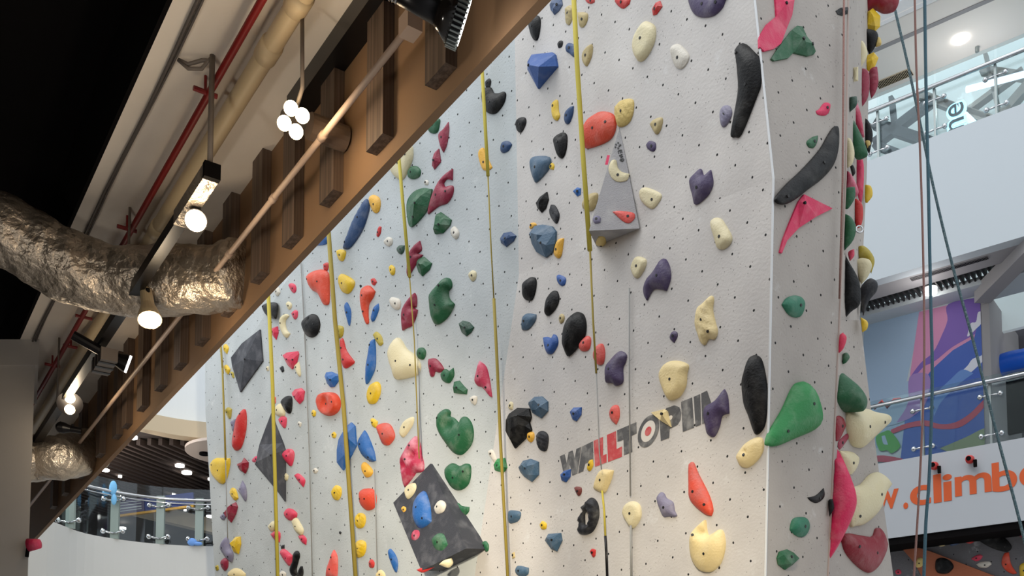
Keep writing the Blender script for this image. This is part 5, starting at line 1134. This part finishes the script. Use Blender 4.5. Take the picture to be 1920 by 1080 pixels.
DOUBLE = r"""
12|S|dmaroon|d|655,-20 865,-20 840,50 770,72 715,50 665,75|large dark red hold jutting out at the very top of the side wall
12|S|yellow|f|668,75 710,45 752,90 750,150 720,180 668,165|yellow faceted hold jutting out under the large dark red one
12|S|black|d|643,175 680,168 735,185 735,240 690,315 670,250 645,215|black cup hold jutting out between two yellow ones
12|S|ochre|d|730,210 752,215 757,250 725,265|small tan hold behind the black cup hold
12|S|cream|d|625,260 650,230 670,260 680,310 650,370 628,400|cream curved hold below the black cup hold
12|S|yellow|f|680,310 715,293 742,325 720,380 690,405 655,375|yellow hold jutting out above the red pair
12|S|cream|f|600,380 628,375 628,455 602,460|small cream block hold beside the red pair
12|S|maroon|d|628,410 660,390 690,420 685,540 640,612 630,560|long maroon hold, left of the red pair on the side wall
12|S|maroon|r|690,400 735,378 742,460 725,520 700,555 690,500|ridged maroon hold, right of the red pair on the side wall
12|S|dgreen|d|577,550 620,542 620,590 580,630|small dark green hold at the corner above the pink one
12|S|fadedpink|d|583,630 620,570 645,650 663,770 640,760|pink pointed hold leaning over the long green one
12|S|green|d|577,670 610,690 680,850 660,888 610,888 580,780|long green hold bulging off the corner
12|S|black|d|660,665 690,690 710,760 690,870 660,800|black hold at the outline right of the long green one
12|S|ochre|d|665,795 690,785 698,810 680,835|tiny tan hold in front of the black outline hold
12|S|cream|d|560,775 590,790 607,860 595,920 565,945|cream disc hold at the corner beside the long green one
12|S|black|d|580,935 600,930 612,970 595,995|tiny black hold under the cream disc
12|S|hot|d|610,890 650,895 660,960 655,1080 640,1180 625,1100 610,1060|long pink hold below the long green one
12|S|fadedpink|d|565,960 600,1000 630,1080 600,1120 560,1100|chalky pink hold below the tiny black one at the corner
13|S|green|d|552,50 610,35 610,90 575,150 552,155|green hold at the corner beside the long red one
13|S|red|d|608,95 650,130 655,200 640,255 615,260 605,180|long red hold above the small metal ring
13|S|yellow|d|665,20 700,30 708,80 680,120 665,110|yellow half-round hold on the outline beside the long pink one
13|S|green|d|550,185 590,205 615,260 600,330 550,390|green dome hold at the corner above the big black fin
13|S|pink|d|570,400 605,380 605,420 580,450|small pink hold left of the yellow cap
13|S|olive|d|622,370 660,365 700,400 720,450 700,520 665,450 625,430|mustard yellow cap hold over the cream cup
13|S|cream|d|585,460 640,435 690,445 705,480 680,540 645,580|cream cup hold under the mustard yellow cap
13|S|black|d|540,385 580,460 620,530 640,600 638,690 590,730 530,800|big black fin hold wrapped on the corner
13|S|char|d|640,600 690,548 735,570 730,620 690,670 655,760 645,690|charcoal hold jutting out behind the big black fin
13|S|yellow|d|640,765 680,790 678,830 650,850|small yellow hold on the outline below the charcoal one
13|S|pink|d|517,880 540,850 563,880 545,940 515,970|pink hold at the corner below the big black fin
13|S|green|d|540,975 565,965 580,990 560,1020 540,1027|small green oval hold below the pink corner hold
14|S|green|d|440,-70 478,-30 520,5 600,70 636,120 644,155 632,190 600,205 475,205 440,200|big green wedge hold at the corner above the cream beak
14|S|hot|d|458,360 500,430 550,540 585,650 575,740 500,900 435,1003 430,900 440,700 448,500|huge hot pink fin volume standing off the lower corner
14|S|black|d|435,680 460,670 465,720 440,765|small black hold in front of the huge pink fin
"""
def parse(txt):
    for ln in txt.strip().splitlines():
        p = ln.split('|'); t, pl, col, st, pts, lab = p[:6]; ox, oy, s = TILE[int(t)]
        def cv(q): return (ox + q[0] / s, oy + q[1] / s)
        px = [cv(tuple(map(float, q.split(',')))) for q in pts.split()]
        kw = {}
        if len(p) > 7:
            key, val = p[7].split(':', 1)
            if key == 'k': kw['k'] = float(val)
            if key == 'zoff': kw['zoff'] = float(val)
            if key == 'dips': kw['dips'] = [cv(tuple(map(float, d.split(',')[:2]))) + (float(d.split(',')[2]) / s, float(d.split(',')[3])) for d in val.split(';')]
            if key == 'peaks': kw['peaks'] = [cv(tuple(map(float, d.split(',')[:2]))) + (float(d.split(',')[2]),) for d in val.split(';')]
            if key == 'hole': kw['hole'] = [cv(tuple(map(float, q.split(',')))) for q in val.split()]
        yield pl, col, st, px, lab, kw
PL = dict(L=P_L, F=P_F, U=P_U, C=P_C, PU=P_PU, PL=P_PL, SL=P_SL)
for pl, col, st, px, lab, kw in parse(TABLE):
    make_hold(PL[pl], px, col, st, lab, group=HG if pl[0] in 'LFUC' else 'climbing holds on the narrow pillar', **kw)
# holds of the side wall stand off an almost edge-on face: a full body around the point where they are bolted
for pl, col, st, px, lab, kw in parse(DOUBLE):
    xs = [p[0] for p in px]; ys = [p[1] for p in px]; yc = (min(ys) + max(ys)) / 2; xc = min(sum(xs) / len(xs), side_right(yc) - 3)
    fn = P_S.hit(xc, yc) if yc < 600 else P_SL.hit(xc, yc)
    face = Plane(fn - np.array([0, 0.05, 0]), np.array([-0.30, -1.0, 0]))
    make_hold(face, px, col, st, lab, double=True, bolts=[], group='climbing holds on the pillar side wall')

# special shapes ---------------------------------------------------------
def tpx(t, pts): ox, oy, s = TILE[t]; return [(ox + x / s, oy + y / s) for x, y in pts]
# dark diamond and kite volumes, big royal wedge and blue diamond: flat facets with given ridges
VG = 'angular volumes bolted to the grey climbing wall'
make_hold(P_L, tpx(1, [(315, 712), (330, 890), (205, 1065), (160, 920), (153, 870), (215, 790)]), 'char', 'f', 'dark grey diamond volume near the left edge of the wall', name='wall_volume', cat='climbing volume', group=VG, m=M_volb,
          peaks=[tpx(1, [(235, 880)])[0] + (.10,)])
make_hold(P_L, tpx(2, [(368, 158), (390, 230), (430, 330), (443, 370), (443, 660), (400, 600), (275, 450), (300, 340), (340, 230)]), 'char', 'f', 'tall dark kite volume behind the first thick yellow strap', name='wall_volume', cat='climbing volume', group=VG, m=M_volb,
          peaks=[tpx(2, [(380, 400)])[0] + (.20,), tpx(2, [(300, 440)])[0] + (.06,)])
make_hold(P_U, tpx(6, [(247, 340), (270, 300), (385, 287), (400, 300), (412, 365), (305, 492), (247, 385)]), 'royal', 'f', 'big royal blue wedge hold with a sharp lower tip', peaks=[tpx(6, [(270, 365)])[0] + (.17,), tpx(6, [(385, 350)])[0] + (.13,), tpx(6, [(330, 375)])[0] + (.17,)])
make_hold(P_L, tpx(2, [(825, 215), (845, 235), (853, 345), (825, 400), (780, 485), (745, 440), (745, 370), (755, 310), (795, 240)]), 'blue', 'f', 'big blue diamond hold crossed by the third yellow strap', peaks=[tpx(2, [(800, 290)])[0] + (.12,), tpx(2, [(795, 400)])[0] + (.10,)])
# orange drum: a short cylinder with a dished face
def drum():
    px = tpx(2, [(645, 100), (660, 62), (700, 45), (745, 52), (770, 90), (765, 140), (730, 172), (690, 178), (655, 150)])
    return make_hold(P_L, px, 'orange', 'c', 'round orange drum hold with a dished face left of the second yellow strap', k=.6, dips=[tpx(2, [(700, 112)])[0] + (12.5, .45)])
drum()
# grey pyramid volume: apex and foot on the wall, one corner standing out
A = P_U.hit(*tpx(7, [(785, -305)])[0]); Cc = P_U.hit(*tpx(7, [(897, 265)])[0], .02); D = P_U.hit(*tpx(7, [(655, 365)])[0]); B = P_U.hit(*tpx(7, [(613, 278)])[0], .30)
pyr = obj('wall_volume', [A, B, Cc, D], [(0, 1, 2), (1, 3, 2), (0, 3, 1), (0, 2, 3)], M_vol)
tag(pyr, 'tall grey pyramid volume with a cream crescent hold bolted on it', 'climbing volume', VG)
P_pf = plane3(A, B, Cc); P_pb = plane3(B, Cc, D)
GP = 'small holds bolted onto the grey pyramid volume'
make_hold(P_pf, tpx(6, [(718, 950), (735, 905), (765, 900), (775, 940), (800, 965), (845, 975), (830, 1010), (780, 1020), (740, 1000)]), 'cream', 'd', 'cream crescent hold on the grey pyramid volume', group=GP)
make_hold(P_pf, tpx(7, [(740, 170), (780, 165), (865, 175), (873, 205), (840, 232), (800, 220)]), 'salmon', 'd', 'pink sliced hold low on the grey pyramid volume', group=GP)
make_hold(P_pf, tpx(7, [(633, 210), (650, 192), (678, 200), (678, 230), (645, 235)]), 'lilac', 'd', 'small grey purple hold at the lower left of the grey pyramid', group=GP)
make_hold(P_pb, tpx(7, [(650, 345), (665, 315), (700, 320), (712, 350), (700, 362), (655, 363)]), 'ochre', 'd', 'small ochre hold under the base of the grey pyramid', group=GP)
g = G()
for (x, y, r) in [(1155, 271, 2), (1159, 268, 2), (1163, 272, 2.2), (1154, 276, 2), (1159, 278, 2.2), (1161, 274, 2)]:
    g.prism([P_pf.hit(x + r * .8 * math.cos(a), y + r * .8 * math.sin(a), .002) for a in np.linspace(0, 6.28, 7)[:-1]], P_pf.n * .002)
def strokes(g, P, segs, wd, off=.002):
    for a, b in segs:
        p, q = P.hit(*a, off), P.hit(*b, off); d = q - p; d /= np.linalg.norm(d); s = np.cross(P.n, d) * wd
        g.prism([p - s, q - s, q + s, p + s], P.n * .0015)
# the handwritten letters running down the face
strokes(g, P_pf, [((1159, 283), (1165, 281)), ((1159, 283), (1160, 288)), ((1163, 282), (1163, 287)), ((1165, 281), (1166, 286)),
                  ((1161, 292), (1167, 289)), ((1163, 296), (1168, 293)), ((1161, 292), (1168, 293)),
                  ((1162, 300), (1169, 297)), ((1162, 300), (1167, 303)), ((1166, 298), (1166, 303)), ((1170, 299), (1167, 303))], .004)
obj('marking', g.v, g.f, M_bolt, pyr)
g = G(); strokes(g, P_pf, [((1141, 291), (1137, 309))], .012); obj('pink_tape', g.v, g.f, HM['hot'], pyr)
# dark box volume with its own holds
b4 = tpx(5, [(440, 448), (642, 925), (390, 1050), (232, 668)]); hh = [.03, .30, .30, .03]
top = [P_L.hit(*b4[i], hh[i]) for i in range(4)]
base = [top[i] - P_L.n * hh[i] for i in range(4)]
bx = obj('wall_volume', top + base, [(0, 3, 2, 1), (0, 1, 5, 4), (1, 2, 6, 5), (2, 3, 7, 6), (3, 0, 4, 7), (4, 5, 6, 7)], M_volb)
tag(bx, 'big black wedge-shaped box volume carrying blue, green and white holds', 'climbing volume', VG)
P_b = plane3(top[0], top[1], top[3]); P_bb = plane3(top[1], top[2], base[1])
GB = 'holds bolted onto the big black box volume'
for col, st, pts, lab in [
    ('cream', 'p', [(295, 610), (310, 570), (350, 555), (362, 580), (345, 620), (310, 648)], 'cream disc hold at the top left of the black box volume'),
    ('amber', 'd', [(275, 705), (285, 688), (305, 692), (308, 712), (290, 724)], 'small amber hold on the left of the black box volume'),
    ('blue', 'd', [(340, 680), (370, 620), (405, 603), (435, 680), (445, 770), (410, 800), (370, 810), (345, 770)], 'large blue shark fin hold in the middle of the black box volume'),
    ('white', 'd', [(455, 700), (480, 660), (510, 655), (527, 680), (510, 720), (470, 728)], 'white cup hold right of the blue fin on the black box volume'),
    ('fadedpink', 'd', [(333, 850), (350, 820), (385, 820), (388, 860), (360, 888), (335, 880)], 'chalky pink hold below the blue fin on the black box volume'),
    ('green', 'd', [(447, 870), (480, 840), (515, 845), (540, 900), (510, 940), (470, 935), (450, 900)], 'green ball hold on the lower part of the black box volume')]:
    make_hold(P_b, tpx(5, pts), col, st, lab, group=GB)
for col, st, pts, lab in [
    ('white', 'd', [(385, 1020), (415, 1012), (415, 1042), (390, 1048)], 'small white hold at the bottom tip of the black box volume'),
    ('red', 'd', [(362, 1045), (400, 1030), (440, 1022), (465, 1030), (400, 1062)], 'red hold under the bottom edge of the black box volume'),
    ('cream', 'd', [(490, 1015), (520, 990), (560, 980), (568, 1010), (540, 1035)], 'cream hold under the bottom edge of the black box volume')]:
    c = tpx(5, pts); fn = P_b.hit(sum(p[0] for p in c) / len(c), sum(p[1] for p in c) / len(c))
    make_hold(Plane(fn, np.array([-.5, -1, -.2])), c, col, st, lab, group=GB, double=True, bolts=[])
# metal ring on the side wall
rc = P_S.hit(1611, 430, .03); g = G(); g.tube([rc + .028 * np.array([math.cos(a), 0, math.sin(a)]) for a in np.linspace(0, 6.283, 17)], .007, 8, False)
tag(g.put('ring_bolt', M_chrome, None, True), 'small metal ring hanging on the side wall of the pillar', 'ring')
# holds on the low bouldering wall under the banner
for col, st, pts, lab, grp in [
    ('sand', 'p', [(690, 260), (720, 215), (800, 212), (850, 255), (830, 315), (760, 330), (700, 305)], 'round sand coloured disc hold on the low dark wall', 0),
    ('navy', 'd', [(880, 270), (920, 225), (1000, 225), (1050, 270), (980, 310), (900, 320)], 'dark blue hold right of the sand disc on the low dark wall', 0),
    ('red', 'd', [(1080, 210), (1120, 170), (1220, 190), (1250, 240), (1180, 290), (1100, 270)], 'dull red hold behind the big black oval on the low dark wall', 0),
    ('black', 'd', [(1150, 130), (1280, 70), (1450, 80), (1600, 160), (1720, 260), (1765, 340), (1700, 400), (1560, 380), (1400, 320), (1250, 230)], 'big black oval hold under the banner', 0),
    ('pink', 'd', [(1180, 500), (1240, 460), (1310, 440), (1355, 460), (1320, 510), (1250, 535)], 'small pink hold in the middle of the low dark wall', 0),
    ('white', 'd', [(1250, 580), (1320, 545), (1440, 535), (1480, 575), (1400, 625), (1300, 620)], 'grey white hold below the small pink one on the low dark wall', 0),
    ('orange', 'd', [(1640, 430), (1710, 410), (1720, 480), (1750, 590), (1830, 700), (1760, 710), (1650, 650), (1600, 560)], 'orange banana hold at the lower right corner', 0),
    ('yellow', 'd', [(1850, 640), (1880, 570), (1990, 540), (1990, 790), (1880, 790)], 'yellow hold at the right border of the low dark wall', 0),
    ('maroon', 'd', [(1800, 130), (1850, 105), (1990, 85), (1990, 210), (1880, 205)], 'dark red hold at the right border under the banner', 0),
    ('pink', 'd', [(130, 670), (180, 645), (220, 670), (215, 710), (150, 715)], 'small pink hold at the left end of the low dark wall', 0),
    ('black', 'd', [(680, 580), (700, 510), (790, 485), (890, 520), (950, 590), (930, 650), (850, 705), (730, 700), (685, 650)], 'black ball hold on the orange stripe of the low dark wall', 1),
    ('ochre', 'd', [(415, 570), (450, 490), (510, 490), (530, 560), (500, 610), (430, 620)], 'ochre hold behind the ropes on the orange stripe', 1)]:
    make_hold(P_B, tpx(16, pts), col, st, lab, group='holds on the low dark bouldering wall', zoff=.05 if grp else 0)
assert len(set(holds)) == len(holds), [h for h in holds if holds.count(h) > 1]
